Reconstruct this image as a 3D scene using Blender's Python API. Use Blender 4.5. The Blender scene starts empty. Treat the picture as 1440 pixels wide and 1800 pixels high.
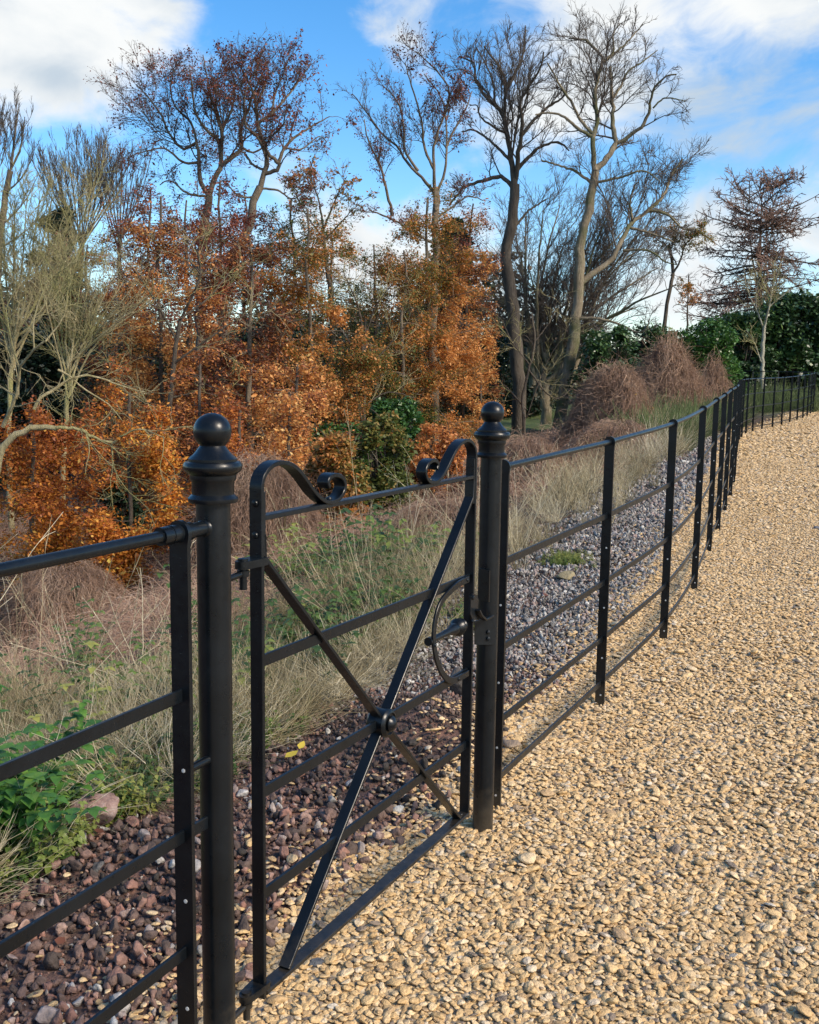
import bpy, math, random
import numpy as np
from mathutils import Vector, Matrix
S = bpy.context.scene
COL = S.collection
rng = np.random.default_rng(7)
random.seed(7)

# ------------------------------------------------------------------ camera
F = 1807.5; PITCH = math.radians(7.59); ROLL = math.radians(-.775)
_u = Vector((0, math.sin(PITCH), math.cos(PITCH))); _f = Vector((0, math.cos(PITCH), -math.sin(PITCH))); _x = Vector((1, 0, 0))
_r = _x*math.cos(ROLL)-_u*math.sin(ROLL); _v = _x*math.sin(ROLL)+_u*math.cos(ROLL)
RC = Matrix((_r, _v, -_f)).transposed()                        # camera -> world
CAMZ = 1.5
cam = bpy.data.cameras.new('camera'); camo = bpy.data.objects.new('camera', cam); COL.objects.link(camo)
cam.sensor_fit = 'HORIZONTAL'; cam.sensor_width = 36; cam.lens = 36*F/1440
cam.clip_start = 0.05; cam.clip_end = 3000
camo.matrix_world = Matrix.Translation((0, 0, CAMZ)) @ RC.to_4x4()
S.camera = camo
S.render.resolution_x = 819; S.render.resolution_y = 1024
RCn = np.array(RC)
def ray(px, py):
    return RCn @ np.array([(px-720)/F, -(py-900)/F, -1.0])
def at(px, py, Y):
    "point seen at a photo pixel, at world depth Y"
    d = ray(px, py); return np.array([0, 0, CAMZ]) + d*(Y/d[1])

# ------------------------------------------------------------------ terrain
_fy = np.array([-6, .9, 2.0, 3.369, 4.443, 5.481, 6.604, 7.938, 8.921, 10.07, 12.25, 16.4, 20.5, 22.7, 25.2, 28.5, 31.4, 33.5, 62])
_fx = np.array([-4.9, -.95, -.40, .307, .8615, 1.396, 1.868, 2.345, 2.704, 3.11, 3.87, 5.22, 6.56, 7.5, 8.98, 10.8, 12.1, 12.9, 16])
_by = np.array([-10, 2.2, 3.37, 4.44, 5.48, 6.6, 7.94, 10.07, 12.25, 20.5, 25.2, 31.4, 48, 400])
_bz = np.array([-.005, -.005, .022, .042, .08, .125, .155, .21]+[at(1286, 852, 12.25)[2], at(1298, 773, 20.5)[2], at(1364, 750, 25.2)[2], at(1415, 724, 31.4)[2]]+[.75, .9])
print('BZ', _bz)
def fx(y): return np.interp(y, _fy, _fx)
def sstep(a, b, x):
    t = np.clip((x-a)/(b-a), 0, 1); return t*t*(3-2*t)
def side(x, y):
    return (fx(y)-x)*.86
def H(x, y):
    x = np.asarray(x, float); y = np.asarray(y, float)
    u = side(x, y)
    k = np.interp(y, [0, 10, 15, 24, 40], [1, 1, .8, .4, .25])
    d = 2.35*sstep(1.1, 9.5, u)*k + .12*sstep(.9, 2.2, u)
    z = np.interp(y, _by, _bz) - d
    # muddy hump between the gate and the rubble
    z = z + .15*np.exp(-(((x-.08)/.30)**2+((y-3.98)/.36)**2)) + .05*np.exp(-(((x+.75)/.5)**2+((y-3.0)/.5)**2))
    left = sstep(.3, .8, u)
    z = z + left*(.02*np.sin(x*5.1+y*3.3)*np.sin(y*4.7-x*2.2)+.012*np.sin(x*13+1)*np.sin(y*11+x*4))
    z = z + sstep(3, 7, u)*(.12*np.sin(x*1.3+.7)*np.sin(y*.9+2)+.07*np.sin(x*2.9+y*1.7))
    return z + (1-left)*.006*np.sin(x*4.1+y*2.3)*np.sin(y*3.1-x*1.7)
def hit(px, py):
    "where the line of sight through a photo pixel meets the ground"
    d = ray(px, py); k = np.linspace(.5, 60, 12000)/d[1]; P = np.array([0, 0, CAMZ])+d*k[:, None]
    i = np.argmax(P[:, 2] < H(P[:, 0], P[:, 1])); return P[i]

# ------------------------------------------------------------------ mesh helpers
def mesh_np(name, V, Fq, attrs=None, smooth=True, mats=(), fmat=None):
    """V (n,3); Fq (m,k) same-size faces"""
    me = bpy.data.meshes.new(name)
    V = np.asarray(V, np.float32).reshape(-1, 3); Fq = np.asarray(Fq, np.int32)
    m, k = Fq.shape
    me.vertices.add(len(V)); me.vertices.foreach_set('co', V.ravel())
    me.loops.add(m*k); me.loops.foreach_set('vertex_index', Fq.ravel())
    me.polygons.add(m); me.polygons.foreach_set('loop_start', np.arange(0, m*k, k, dtype=np.int32))
    if smooth: me.polygons.foreach_set('use_smooth', np.ones(m, bool))
    for mt in mats: me.materials.append(mt)
    if fmat is not None: me.polygons.foreach_set('material_index', np.asarray(fmat, np.int32))
    me.update(calc_edges=True)
    for n, (dom, arr) in (attrs or {}).items():
        a = me.attributes.new(n, 'FLOAT', dom); a.data.foreach_set('value', np.asarray(arr, np.float32).ravel())
    return me
def link(name, me, parent=None, loc=None):
    o = bpy.data.objects.new(name, me); COL.objects.link(o)
    if parent is not None: o.parent = parent
    if loc is not None: o.location = loc
    return o
def tag(o, label=None, cat=None, group=None, kind=None):
    if label: o['label'] = label
    if cat: o['category'] = cat
    if group: o['group'] = group
    if kind: o['kind'] = kind
    return o
def thing(name, loc, label, cat, group=None):
    o = bpy.data.objects.new(name, None); COL.objects.link(o); o.location = loc
    o.empty_display_size = .1
    return tag(o, label, cat, group)

class MB:
    "collects shapes in world coordinates; build() makes one mesh object"
    def __init__(s): s.v = []; s.f = []
    def add(s, verts, faces):
        b = len(s.v); s.v += [tuple(v) for v in verts]; s.f += [tuple(b+i for i in f) for f in faces]
    def tube(s, pts, r, n=12, caps=True):
        pts = [Vector(p) for p in pts]
        rs = r if hasattr(r, '__len__') else [r]*len(pts)
        V = []; prev = None
        for i, p in enumerate(pts):
            t = (pts[min(i+1, len(pts)-1)]-pts[max(i-1, 0)]).normalized()
            a = prev if prev is not None else Vector((0, 0, 1)) if abs(t.z) < .9 else Vector((1, 0, 0))
            a = (a-t*a.dot(t)).normalized(); b = t.cross(a); prev = a
            for k in range(n):
                q = 2*math.pi*k/n; V.append(p+(a*math.cos(q)+b*math.sin(q))*rs[i])
        Fc = []
        for i in range(len(pts)-1):
            for k in range(n):
                k2 = (k+1) % n; Fc.append((i*n+k, i*n+k2, (i+1)*n+k2, (i+1)*n+k))
        if caps: Fc.append(tuple(range(n-1, -1, -1))); Fc.append(tuple((len(pts)-1)*n+k for k in range(n)))
        s.add(V, Fc); return s
    def ribbon(s, pts, N, w, t):
        "flat bar along pts; width w along N, thickness t in the perpendicular"
        pts = [Vector(p) for p in pts]; N = Vector(N).normalized(); V = []
        c = min(w, t)*.14
        for i, p in enumerate(pts):
            a = (pts[min(i+1, len(pts)-1)]-pts[max(i-1, 0)]).normalized()
            b = a.cross(N).normalized()
            for (x, y) in ((-w/2+c, -t/2), (w/2-c, -t/2), (w/2, -t/2+c), (w/2, t/2-c), (w/2-c, t/2), (-w/2+c, t/2), (-w/2, t/2-c), (-w/2, -t/2+c)):
                V.append(p+N*x+b*y)
        Fc = []
        for i in range(len(pts)-1):
            for k in range(8):
                k2 = (k+1) % 8; Fc.append((i*8+k, i*8+k2, (i+1)*8+k2, (i+1)*8+k))
        Fc.append(tuple(range(7, -1, -1))); Fc.append(tuple((len(pts)-1)*8+k for k in range(8)))
        s.add(V, Fc); return s
    def lathe(s, c, prof, n=40, axis=(0, 0, 1)):
        "prof: [(r, h)] along axis"
        ax = Vector(axis).normalized(); a = ax.orthogonal().normalized(); b = ax.cross(a); c = Vector(c); V = []
        for r, h in prof:
            for k in range(n):
                q = 2*math.pi*k/n; V.append(c+ax*h+(a*math.cos(q)+b*math.sin(q))*max(r, 1e-4))
        Fc = []
        for i in range(len(prof)-1):
            for k in range(n):
                k2 = (k+1) % n; Fc.append((i*n+k, i*n+k2, (i+1)*n+k2, (i+1)*n+k))
        Fc.append(tuple(range(n-1, -1, -1))); Fc.append(tuple((len(prof)-1)*n+k for k in range(n)))
        s.add(V, Fc); return s
    def plate(s, outline, N, t):
        "prism from a planar outline (points), thickness t along N"
        N = Vector(N).normalized(); n = len(outline)
        V = [Vector(p)-N*t/2 for p in outline]+[Vector(p)+N*t/2 for p in outline]
        Fc = [tuple(range(n-1, -1, -1)), tuple(range(n, 2*n))]+[(i, (i+1) % n, n+(i+1) % n, n+i) for i in range(n)]
        s.add(V, Fc); return s
    def build(s, name, mat, parent=None, smooth=None, bevel=0):
        me = bpy.data.meshes.new(name); me.from_pydata([tuple(v) for v in s.v], [], s.f); me.materials.append(mat)
        import bmesh
        bm = bmesh.new(); bm.from_mesh(me); bmesh.ops.recalc_face_normals(bm, faces=bm.faces)
        for f in bm.faces: f.smooth = True
        lim = math.radians(38 if smooth is None else smooth)
        for e in bm.edges:
            if len(e.link_faces) == 2 and e.calc_face_angle(0) > lim: e.smooth = False
        bm.to_mesh(me); bm.free()
        o = bpy.data.objects.new(name, me); COL.objects.link(o)
        if parent is not None:
            o.parent = parent
            P = parent.location.copy(); pp = parent.parent
            while pp is not None: P += pp.location; pp = pp.parent
            me.transform(Matrix.Translation(-P))
        if bevel:
            pass
        return o

# ------------------------------------------------------------------ materials
def mat(name):
    m = bpy.data.materials.new(name); m.use_nodes = True
    nt = m.node_tree; return m, nt, nt.nodes['Principled BSDF']
def N_(nt, t, **kw):
    n = nt.nodes.new(t)
    for k, v in kw.items():
        if k.startswith('i_'): n.inputs[k[2:].replace('_', ' ')].default_value = v
        else: setattr(n, k, v)
    return n
def ramp(nt, fac, stops, interp='LINEAR'):
    r = nt.nodes.new('ShaderNodeValToRGB'); r.color_ramp.interpolation = interp
    e = r.color_ramp.elements
    while len(e) < len(stops): e.new(.5)
    for i, (p, c) in enumerate(stops): e[i].position = p; e[i].color = (*c, 1)
    nt.links.new(fac, r.inputs[0]); return r
def noise(nt, scale, detail=4, rough=.55, vec=None, out='Fac'):
    n = nt.nodes.new('ShaderNodeTexNoise'); n.inputs['Scale'].default_value = scale
    n.inputs['Detail'].default_value = detail; n.inputs['Roughness'].default_value = rough
    if vec is not None: nt.links.new(vec, n.inputs['Vector'])
    return n.outputs[out]
def geopos(nt): return nt.nodes.new('ShaderNodeNewGeometry').outputs['Position']
def bump(nt, h, bs, strength=.3, dist=.01):
    b = nt.nodes.new('ShaderNodeBump'); b.inputs['Strength'].default_value = strength; b.inputs['Distance'].default_value = dist
    nt.links.new(h, b.inputs['Height']); nt.links.new(b.outputs[0], bs.inputs['Normal']); return b
def mixc(nt, f, a, b, mode='MIX'):
    n = nt.nodes.new('ShaderNodeMix'); n.data_type = 'RGBA'; n.blend_type = mode
    for sock, v in ((n.inputs[0], f), (n.inputs[6], a), (n.inputs[7], b)):
        if hasattr(v, 'is_output'): nt.links.new(v, sock)
        else: sock.default_value = v if not isinstance(v, tuple) else (*v, 1)
    return n.outputs[2]
def math_(nt, op, a, b=None, c=None, clamp=False):
    n = nt.nodes.new('ShaderNodeMath'); n.operation = op; n.use_clamp = clamp
    for i, v in enumerate((a, b, c)):
        if v is None: continue
        if hasattr(v, 'is_output'): nt.links.new(v, n.inputs[i])
        else: n.inputs[i].default_value = v
    return n.outputs[0]

# black paint, wet with rain
def m_paint(name, drops=.5, seed=0.0):
    m, nt, b = mat(name)
    p = geopos(nt)
    n1 = noise(nt, 9, 5, .6, p); c = ramp(nt, n1, [(.3, (.002, .0032, .0045)), (.75, (.006, .0085, .0115))])
    sz = N_(nt, 'ShaderNodeSeparateXYZ'); nt.links.new(p, sz.inputs[0])
    dz = N_(nt, 'ShaderNodeMapRange'); nt.links.new(math_(nt, 'MULTIPLY_ADD', noise(nt, 28, 5, .7, p), .22, sz.outputs['Z']), dz.inputs[0]); dz.inputs[1].default_value = .30; dz.inputs[2].default_value = .12; dz.inputs[4].default_value = .5
    scuff = ramp(nt, noise(nt, 75, 6, .75, p), [(.66, (0,)*3), (.74, (.35,)*3)]).outputs[0]
    cdust = mixc(nt, dz.outputs[0], c.outputs[0], (.11, .085, .055)); cdust = mixc(nt, scuff, cdust, (.05, .05, .048))
    nt.links.new(cdust, b.inputs['Base Color'])
    n2 = noise(nt, 40, 4, .6, p); r = ramp(nt, n2, [(.3, (.25,)*3), (.7, (.42,)*3)])
    nt.links.new(r.outputs[0], b.inputs['Roughness'])
    v = N_(nt, 'ShaderNodeTexVoronoi'); v.inputs['Scale'].default_value = 130; nt.links.new(p, v.inputs['Vector'])
    dr = ramp(nt, v.outputs['Distance'], [(.0, (1,)*3), (.32, (0,)*3)])
    sel = ramp(nt, v.outputs['Color'], [(.66, (0,)*3), (.7, (1,)*3)])
    hh = math_(nt, 'MULTIPLY', dr.outputs[0], sel.outputs[0])
    h2 = math_(nt, 'MULTIPLY_ADD', hh, drops, math_(nt, 'MULTIPLY', noise(nt, 60, 3, .5, p), .5))
    bump(nt, h2, b, .45, .0022)
    b.inputs['Specular IOR Level'].default_value = .28
    b.inputs['Coat Weight'].default_value = .08; b.inputs['Coat Roughness'].default_value = .18
    return m
M_paint = m_paint('black_paint')
M_post = m_paint('black_post_paint', .2)
def m_plain(name, col, rough=.6, metal=0):
    m, nt, b = mat(name)
    c = ramp(nt, noise(nt, 30, 4), [(.3, tuple(x*.7 for x in col)), (.7, col)]); nt.links.new(c.outputs[0], b.inputs['Base Color'])
    b.inputs['Roughness'].default_value = rough; b.inputs['Metallic'].default_value = metal; return m
M_stud = m_plain('painted_hole_light', (.75, .75, .72), .35, .3)  # pale colour painted in for daylight seen through the drilled post holes
# ------------------------------------------------------------------ gate line
DIRV = Vector((math.sin(.4839), math.cos(.4839), 0)); NRM = Vector((DIRV.y, -DIRV.x, 0))   # NRM points towards the path
L0 = Vector((-.3179, 2.1194, 0))                    # left stile
def G(s, h, o=0): p = L0+DIRV*s+NRM*o; return Vector((p.x, p.y, h))
def gate_px(px, py):
    d = Vector(ray(px, py)); o = Vector((0, 0, CAMZ)); k = (L0-o).dot(NRM)/d.dot(NRM); p = o+d*k
    return ((p-L0).dot(DIRV), p.z)
W = 1.082
def bolt(mb, p, ax, r=.008, h=.006):
    if mb is not None and not isinstance(mb, MB):
        m = MB(); bolt(m, p, ax, r, h); return m.build('rivet', M_paint, mb)
    mb.lathe(p, [(r, 0), (r, h*.4), (r*.8, h*.8), (r*.35, h), (0, h)], 10, ax)
gate = thing('gate', G(W/2, .14), 'black iron garden gate with scrolled corners and crossed braces between the two ball topped posts', 'gate')
SW, ST = .032, .010
h_top, h_bot = 1.200, .138
def smooth(pts, n=6):
    out = []
    P = [pts[0]]+list(pts)+[pts[-1]]
    for i in range(1, len(P)-2):
        for k in range(n):
            t = k/n; a, b, c, d = (np.array(P[i-1]), np.array(P[i]), np.array(P[i+1]), np.array(P[i+2]))
            out.append(tuple(.5*((2*b)+(-a+c)*t+(2*a-5*b+4*c-d)*t*t+(-a+3*b-3*c+d)*t**3)))
    out.append(tuple(pts[-1])); return out
cr = [(560, 720), (560, 620), (562, 560), (578, 505), (615, 458), (662, 436), (715, 440), (765, 470), (815, 530), (862, 596), (905, 640), (950, 662), (1000, 648), (1034, 606), (1042, 560), (1024, 520), (990, 506), (958, 518), (944, 548), (952, 574)]
sc = [gate_px(280+x/3.2727, 680+y/3.2727) for x, y in cr]
s0 = sc[0][0]; sc = [(max(0, s-s0) if i < 3 else s-s0, h) for i, (s, h) in enumerate(sc)]
sc = smooth(sc, 4)
for nm, mir in (('stile', False), ('stile', True)):
    f = (lambda s: W-s) if mir else (lambda s: s)
    mb = MB(); mb.ribbon([G(f(0), .128), G(f(0), .6), G(f(0), 1.0)]+[G(f(s), h) for s, h in sc if h > 1.0], NRM, SW, ST)
    o = mb.build(nm, M_paint, gate)
    b = o
    for h in (1.232, 1.165): bolt(b, G(f(0), h)-DIRV*(.005 if not mir else -.005), -DIRV if not mir else DIRV)
    for h in (1.232, 1.165): bolt(b, G(f(0), h)+DIRV*(.006 if not mir else -.006), DIRV if not mir else -DIRV, .007, .006)
    s = MB(); s.ribbon([G(f(.0095), 1.12), G(f(.0095), 1.255)], NRM, SW-.004, .008); s.build('stile_strap', M_paint, o)
i_s = .006; e_s = W-.006
r2, r3, r4 = gate_px(465, 1160)[1], gate_px(466, 1390)[1], gate_px(466, 1569)[1]
MB().ribbon([G(i_s, h_top), G(e_s, h_top)], NRM, .026, .011).build('top_rail', M_paint, gate)
MB().ribbon([G(i_s, h_bot), G(e_s, h_bot)], NRM, .034, .011).build('bottom_rail', M_paint, gate)
for h in (r2, r3, r4):
    MB().ribbon([G(i_s, h), G(e_s, h)], (0, 0, 1), .026, .008).build('cross_rail', M_paint, gate)
cs, ch = gate_px(672, 1268)
ch = r3
a0 = (W-.014, 1.138); a1 = gate_px(500, 1700); a1 = (max(.06, a1[0]), h_bot+.008)
b0 = (.014, 1.115); b1 = (W-.055, h_bot+.008)
cs = (W/2)
MB().ribbon([G(a0[0]+.003, a0[1]+.05), G(a0[0], a0[1]), G(cs, ch), G(*a1)], NRM, .030, .009).build('diagonal_brace', M_paint, gate)
MB().ribbon([G(b0[0]-.003, b0[1]+.05), G(b0[0], b0[1]), G(cs, ch), G(*b1)], NRM, .028, .009).build('diagonal_brace', M_paint, gate)
boss = MB(); boss.lathe(G(cs, ch, -.026), [(.034, 0), (.038, .006), (.036, .020), (.036, .032), (.038, .046), (.034, .052), (.029, .054), (.027, .050)], 32, NRM)
bo = boss.build('centre_boss', M_paint, gate)
bb = MB(); bb.lathe(G(cs, ch, .024), [(.020, 0), (.021, .008), (.016, .014), (.008, .019), (0, .020)], 20, NRM); bb.build('dome_bolt', M_paint, bo)
fb = gate; bolt(fb, G(.03, h_bot+.006), (0, 0, 1)); bolt(fb, G(W-.03, h_bot+.006), (0, 0, 1))
bolt(fb, G(sc[46][0] if len(sc) > 46 else .3, h_top+.012), (0, 0, 1)); bolt(fb, G(W-(sc[46][0]), h_top+.012), (0, 0, 1))
# D shaped latch guard
gp = [gate_px(640+x/3.6, 1000+y/3.6) for x, y in [(640, 62), (582, 92), (530, 135), (470, 205), (436, 300), (422, 400), (424, 480), (440, 570), (472, 650), (520, 702), (575, 692), (640, 655)]]
gg = smooth(gp, 4)
MB().ribbon([G(s, h, .010) for s, h in gg], NRM.lerp(NRM, 1), .007, .019).build('latch_guard', M_paint, gate)
rv = gate
for i in (1, 4*6, len(gg)-5): bolt(rv, G(gg[i][0], gg[i][1], .013), NRM, .006, .004)
# latch: lift handle, plate and hook
hh = gate_px(640+540/3.6, 1000+400/3.6)
s1, hz1 = gate_px(640+640/3.6, 1000+360/3.6); s2, hz2 = gate_px(640+405/3.6, 1000+465/3.6)
hz1 = hz2 = (hz1+hz2)/2+.004
ax = (G(s2, hz2)-G(s1, hz1)).normalized(); Lh = (G(s2, hz2)-G(s1, hz1)).length
prof = [(.007, 0), (.007, .02), (.014, .024), (.016, .032), (.012, .040), (.017, .045), (.019, .055), (.016, .064), (.012, .07), (.0125, .085), (.010, .10), (.0075, .112)]
prof += [(.006, max(.114, Lh-.014)), (.010, max(.115, Lh-.012)), (.010, Lh)]
lt = thing_latch = MB().lathe(G(s1, hz1), [(r_*(1.45 if h_ < .113 else 1.25), h_) for r_, h_ in prof], 18, ax).build('latch_handle', M_paint, gate)
pl = MB(); plo_ = []
q = [gate_px(640+x/3.6, 1000+y/3.6) for x, y in [(628, 170), (645, 152), (668, 160), (678, 190), (672, 240), (690, 290), (680, 318), (640, 318), (625, 280)]]
pl.plate([G(s, h, .022) for s, h in q], NRM, .007)
for h in (q[1][1]-.01, q[6][1]+.008): plo_.append((G(q[0][0]+.012, h, .026), NRM, .007, .006))
lpo = pl.build('latch_plate', M_paint, gate)
for a_ in plo_: bolt(lpo, *a_)
hk = MB(); pts = [G(*gate_px(640+x/3.6, 1000+y/3.6), .034) for x, y in [(655, 250), (672, 285), (700, 312), (725, 300), (746, 288)]]
hk.ribbon(pts, NRM, .016, .007); hk.build('latch_hook', M_paint, gate)
# hinges (strap round the stile, tongue and pin)
for h, nm in ((gate_px(445, 988)[1], 'hinge'), (.155, 'hinge')):
    m = MB()
    cpt = G(-.048, h)
    out = [cpt+NRM*(.016*math.sin(q))-DIRV*(.018*math.cos(q)) for q in np.linspace(-math.pi/2, math.pi/2, 9)]
    out = out+[G(-.006, h, .020), G(.012, h, .020), G(.012, h, -.020), G(-.006, h, -.020)]
    out[0:0] = []
    m.plate(out, (0, 0, 1), .016)
    hg = m.build(nm, M_paint, gate)
    m = MB(); m.tube([G(-.048, h-.052), G(-.048, h+.010)], .008, 12); m.lathe(G(-.048, h+.008), [(.011, 0), (.011, .005), (0, .007)], 12)
    m.lathe(G(-.048, h-.024), [(.013, 0), (.013, .012)], 12)
    m.tube([G(-.048, h-.018), G(-.125, h-.024)], .007, 10); m.build('hinge_pin', M_paint, hg)

# ------------------------------------------------------------------ ball topped gate posts
def finial_profile():
    pr = [(.049, 0), (.051, .004), (.051, .009), (.047, .013), (.043, .017), (.043, .042), (.046, .047), (.047, .052), (.047, .058), (.050, .061),
          (.057, .066), (.060, .072), (.060, .079), (.056, .085), (.049, .087), (.049, .092), (.046, .095), (.040, .100), (.034, .107), (.029, .114), (.026, .119)]
    R = .0385
    for a in np.linspace(-47, 90, 22): pr.append((max(R*math.cos(math.radians(a)), .0004), .149+R*math.sin(math.radians(a))))
    return [(r_*.955, h_*.925) for r_, h_ in pr]
def gatepost(px, py0, sgn, label, sloc):
    p = G(sloc, 0); g = float(H(p.x, p.y))
    t = thing('gate_post', (p.x, p.y, g), label, 'gate post', 'ball topped posts either side of the gate')
    z1 = 1.249
    MB().lathe((p.x, p.y, 0), [(.0334, g-.3), (.0334, .4), (.0334, .9), (.0332, z1)], 40).build('shaft', M_post, t)
    f = MB().lathe((p.x, p.y, z1), finial_profile(), 44).build('ball_finial', M_post, t)
    return t, p
s_l = -.142; s_r = W+.147
gl, pl_ = gatepost(0, 0, 1, 'round black iron gate post with ball finial on the hinge side, nearest the camera', s_l)
gr, pr_ = gatepost(0, 0, 1, 'round black iron gate post with ball finial and latch keep, far end of gate', s_r)
# keep plate on the latch post
k = MB()
kp = [(640+x/3.6, 1000+y/3.6) for x, y in [(745, 318), (775, 312), (805, 328), (825, 360), (826, 480), (700, 478), (700, 330)]]
def post_px(px, py, o):
    d = Vector(ray(px, py)); og = Vector((0, 0, CAMZ)); c = G(s_r, 0, o); n = (NRM*.8-DIRV*.6).normalized()
    kk = (c-og).dot(n)/d.dot(n); return og+d*kk
nk = (NRM*.8-DIRV*.6).normalized()
k.plate([post_px(x, y, .045) for x, y in kp], nk, .006)
k2 = MB(); k2.plate([G(s_r-.034, .90, -.02), G(s_r-.052, .90, .026), G(s_r-.052, .80, .026), G(s_r-.034, .80, -.02)], DIRV, .006)
k2.build('keep_bracket', M_paint, gr)
ko = k.build('latch_keep', M_paint, gr)
for (x, y) in ((640+785/3.6, 1000+400/3.6), (640+785/3.6, 1000+440/3.6)): bolt(ko, post_px(x, y, .05), nk, .007, .007)

# ------------------------------------------------------------------ estate fencing
RH_L = [1.2005, .887, .604, .362, .14]; RH_R = [1.183, .862, .567, .312, .108]
def path_pts(ctrl, step):
    P = np.array(smooth([tuple(c) for c in ctrl], 12)); d = np.r_[0, np.cumsum(np.hypot(*np.diff(P, axis=0).T))]
    n = max(1, round(d[-1]/step)); s = np.linspace(0, d[-1], n+1)
    return P, d, s
def flat_post(p, tdir, g, parent, top, first=False, dots=True):
    "bar set square to the rails with a round eye at the top"
    n = Vector((tdir.y, -tdir.x, 0)); w = .042
    out = []
    cz = top-.017
    for a in np.linspace(0, math.pi, 11): out.append(Vector((p.x, p.y, cz))+n*(.0245*math.cos(a))+Vector((0, 0, .0245*math.sin(a))))
    out = [Vector((p.x, p.y, cz-.026))+n*(w/2)]+out+[Vector((p.x, p.y, cz-.026))-n*(w/2)]
    out = [Vector((p.x, p.y, g-.35))+n*(w/2)]+out+[Vector((p.x, p.y, g-.35))-n*(w/2)]
    m = MB(); m.plate(out, tdir, .010)
    o = m.build('post', M_paint, parent)
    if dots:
        def stud(z):  # small pale disc in place of a drilled hole with light behind it
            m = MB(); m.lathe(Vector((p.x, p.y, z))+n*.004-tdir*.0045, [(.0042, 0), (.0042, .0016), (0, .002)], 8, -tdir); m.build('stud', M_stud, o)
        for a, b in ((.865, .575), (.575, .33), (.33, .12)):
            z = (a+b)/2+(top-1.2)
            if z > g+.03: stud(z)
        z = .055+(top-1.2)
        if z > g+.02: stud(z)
    return o
def estate_fence(ctrl, step, label, exact=None, zf=None, RH=RH_R, top=1.2):
    P, d, s = path_pts(ctrl, step)
    if exact is not None: s = np.array(exact(P, d))
    def pt(q): return Vector((np.interp(q, d, P[:, 0]), np.interp(q, d, P[:, 1]), 0))
    def gz(q): v = pt(q); return float(np.interp(v.y, _by, _bz)) if zf is None else zf(v)
    t = thing('estate_fence', (pt(s[0]).x, pt(s[0]).y, gz(s[0])), label, 'fence', 'black estate fencing')
    for i, q in enumerate(s):
        a = pt(min(q+.02, d[-1])); b = pt(max(q-.02, 0)); td = (a-b).normalized()
        g = gz(q); flat_post(pt(q), td, g, t, g+top, dots=a.y < 15)
    qs = np.linspace(0, d[-1], max(2, int(d[-1]/.12)))
    for j, h in enumerate(RH):
        pts = []
        for q in qs: v = pt(q); v.z = gz(q)+h; pts.append(v)
        m = MB()
        if j == 0: m.tube(pts, .0115, 12); m.build('top_rail', M_paint, t)
        else: m.ribbon(pts, (0, 0, 1), .025, .008); m.build('rail', M_paint, t)
    return t, pt, gz
# left run (towards the camera)
pe = G(s_l-.10, 0); L2 = Vector((math.sin(.4488), math.cos(.4488), 0)); far_l = pe-L2*1.1
lf, _, _ = estate_fence([(far_l.x-L2.x*1.1, far_l.y-L2.y*1.1), (far_l.x, far_l.y), (pe.x, pe.y)], 1.11, 'black estate fence run on the near left, joined to the hinge side gate post', zf=lambda v: 0.0, RH=RH_L, top=1.2175)
m = MB(); e = G(s_l-.10, 1.2005); m.tube([e-DIRV*.055, e+DIRV*.030], .0175, 16); m.lathe(e-DIRV*.03, [(.0185, 0), (.0185, .004)], 16, DIRV); m.build('rail_sleeve', M_paint, lf)
m = MB(); m.tube([e+DIRV*.005, e+DIRV*.078], .0145, 16); m.lathe(e+DIRV*.066, [(.015, 0), (.019, .004), (.020, .010), (.016, .016)], 16, DIRV); m.build('end_connector', M_paint, lf)
zc = gate_px(350, 1362)[1]
for h, r in ((.735, .0085),):
    m = MB(); m.tube([G(s_l-.105, h, .004), G(s_l-.028, h, .004)], r, 12); m.build('end_connector', M_paint, lf)
m = MB(); m.ribbon([G(s_l-.105, .604), G(s_l-.03, .604)], (0, 0, 1), .025, .008); m.build('end_connector', M_paint, lf)
# right run
ctrl = [(.3072, 3.369), (.8615, 4.443), (1.396, 5.481), (1.868, 6.604), (2.345, 7.938), (2.704, 8.921), (3.11, 10.07), (3.87, 12.25), (5.20, 16.4), (6.56, 20.5), (7.6, 22.9), (8.98, 25.2), (10.6, 28.0), (12.1, 31.1), (12.7, 33.0), (12.4, 34.8), (11.3, 36.3), (9.9, 37.8), (8.5, 39.7)]
def ex(P, d):
    out = []
    for c in ctrl[:8]:
        i = np.argmin(np.hypot(P[:, 0]-c[0], P[:, 1]-c[1])); out.append(d[i])
    out.insert(-1, (out[-1]+out[-2])/2)
    n = round((d[-1]-out[-1])/1.03); out += list(np.linspace(out[-1], d[-1], n+1)[1:]); return out
rf, fpt, fgz = estate_fence(ctrl, 1.03, 'black estate fence curving away along the gravel path beyond the gate', exact=ex)

# far pale rail fence beyond the curve
ff = thing('field_fence', tuple(at(1400, 670, 46)*np.array([1, 1, 0])+np.array([0, 0, .95])), 'pale grey metal rail fence far off in front of the dark evergreens', 'fence')
M_galv = m_plain('galvanised', (.42, .46, .44), .5, .2)
A = Vector((15.9, 47.5, 0)); B = Vector((27, 50, 0))
for h in (1.98, 1.55, 1.15): MB().tube([A+Vector((0, 0, h)), B+Vector((0, 0, h))], .03, 6).build('rail', M_galv, ff)
for i in range(7):
    p = A.lerp(B, i/6); MB().tube([p+Vector((0, 0, .6)), p+Vector((0, 0, 2.03))], .05, 6).build('post', M_galv, ff)
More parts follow.
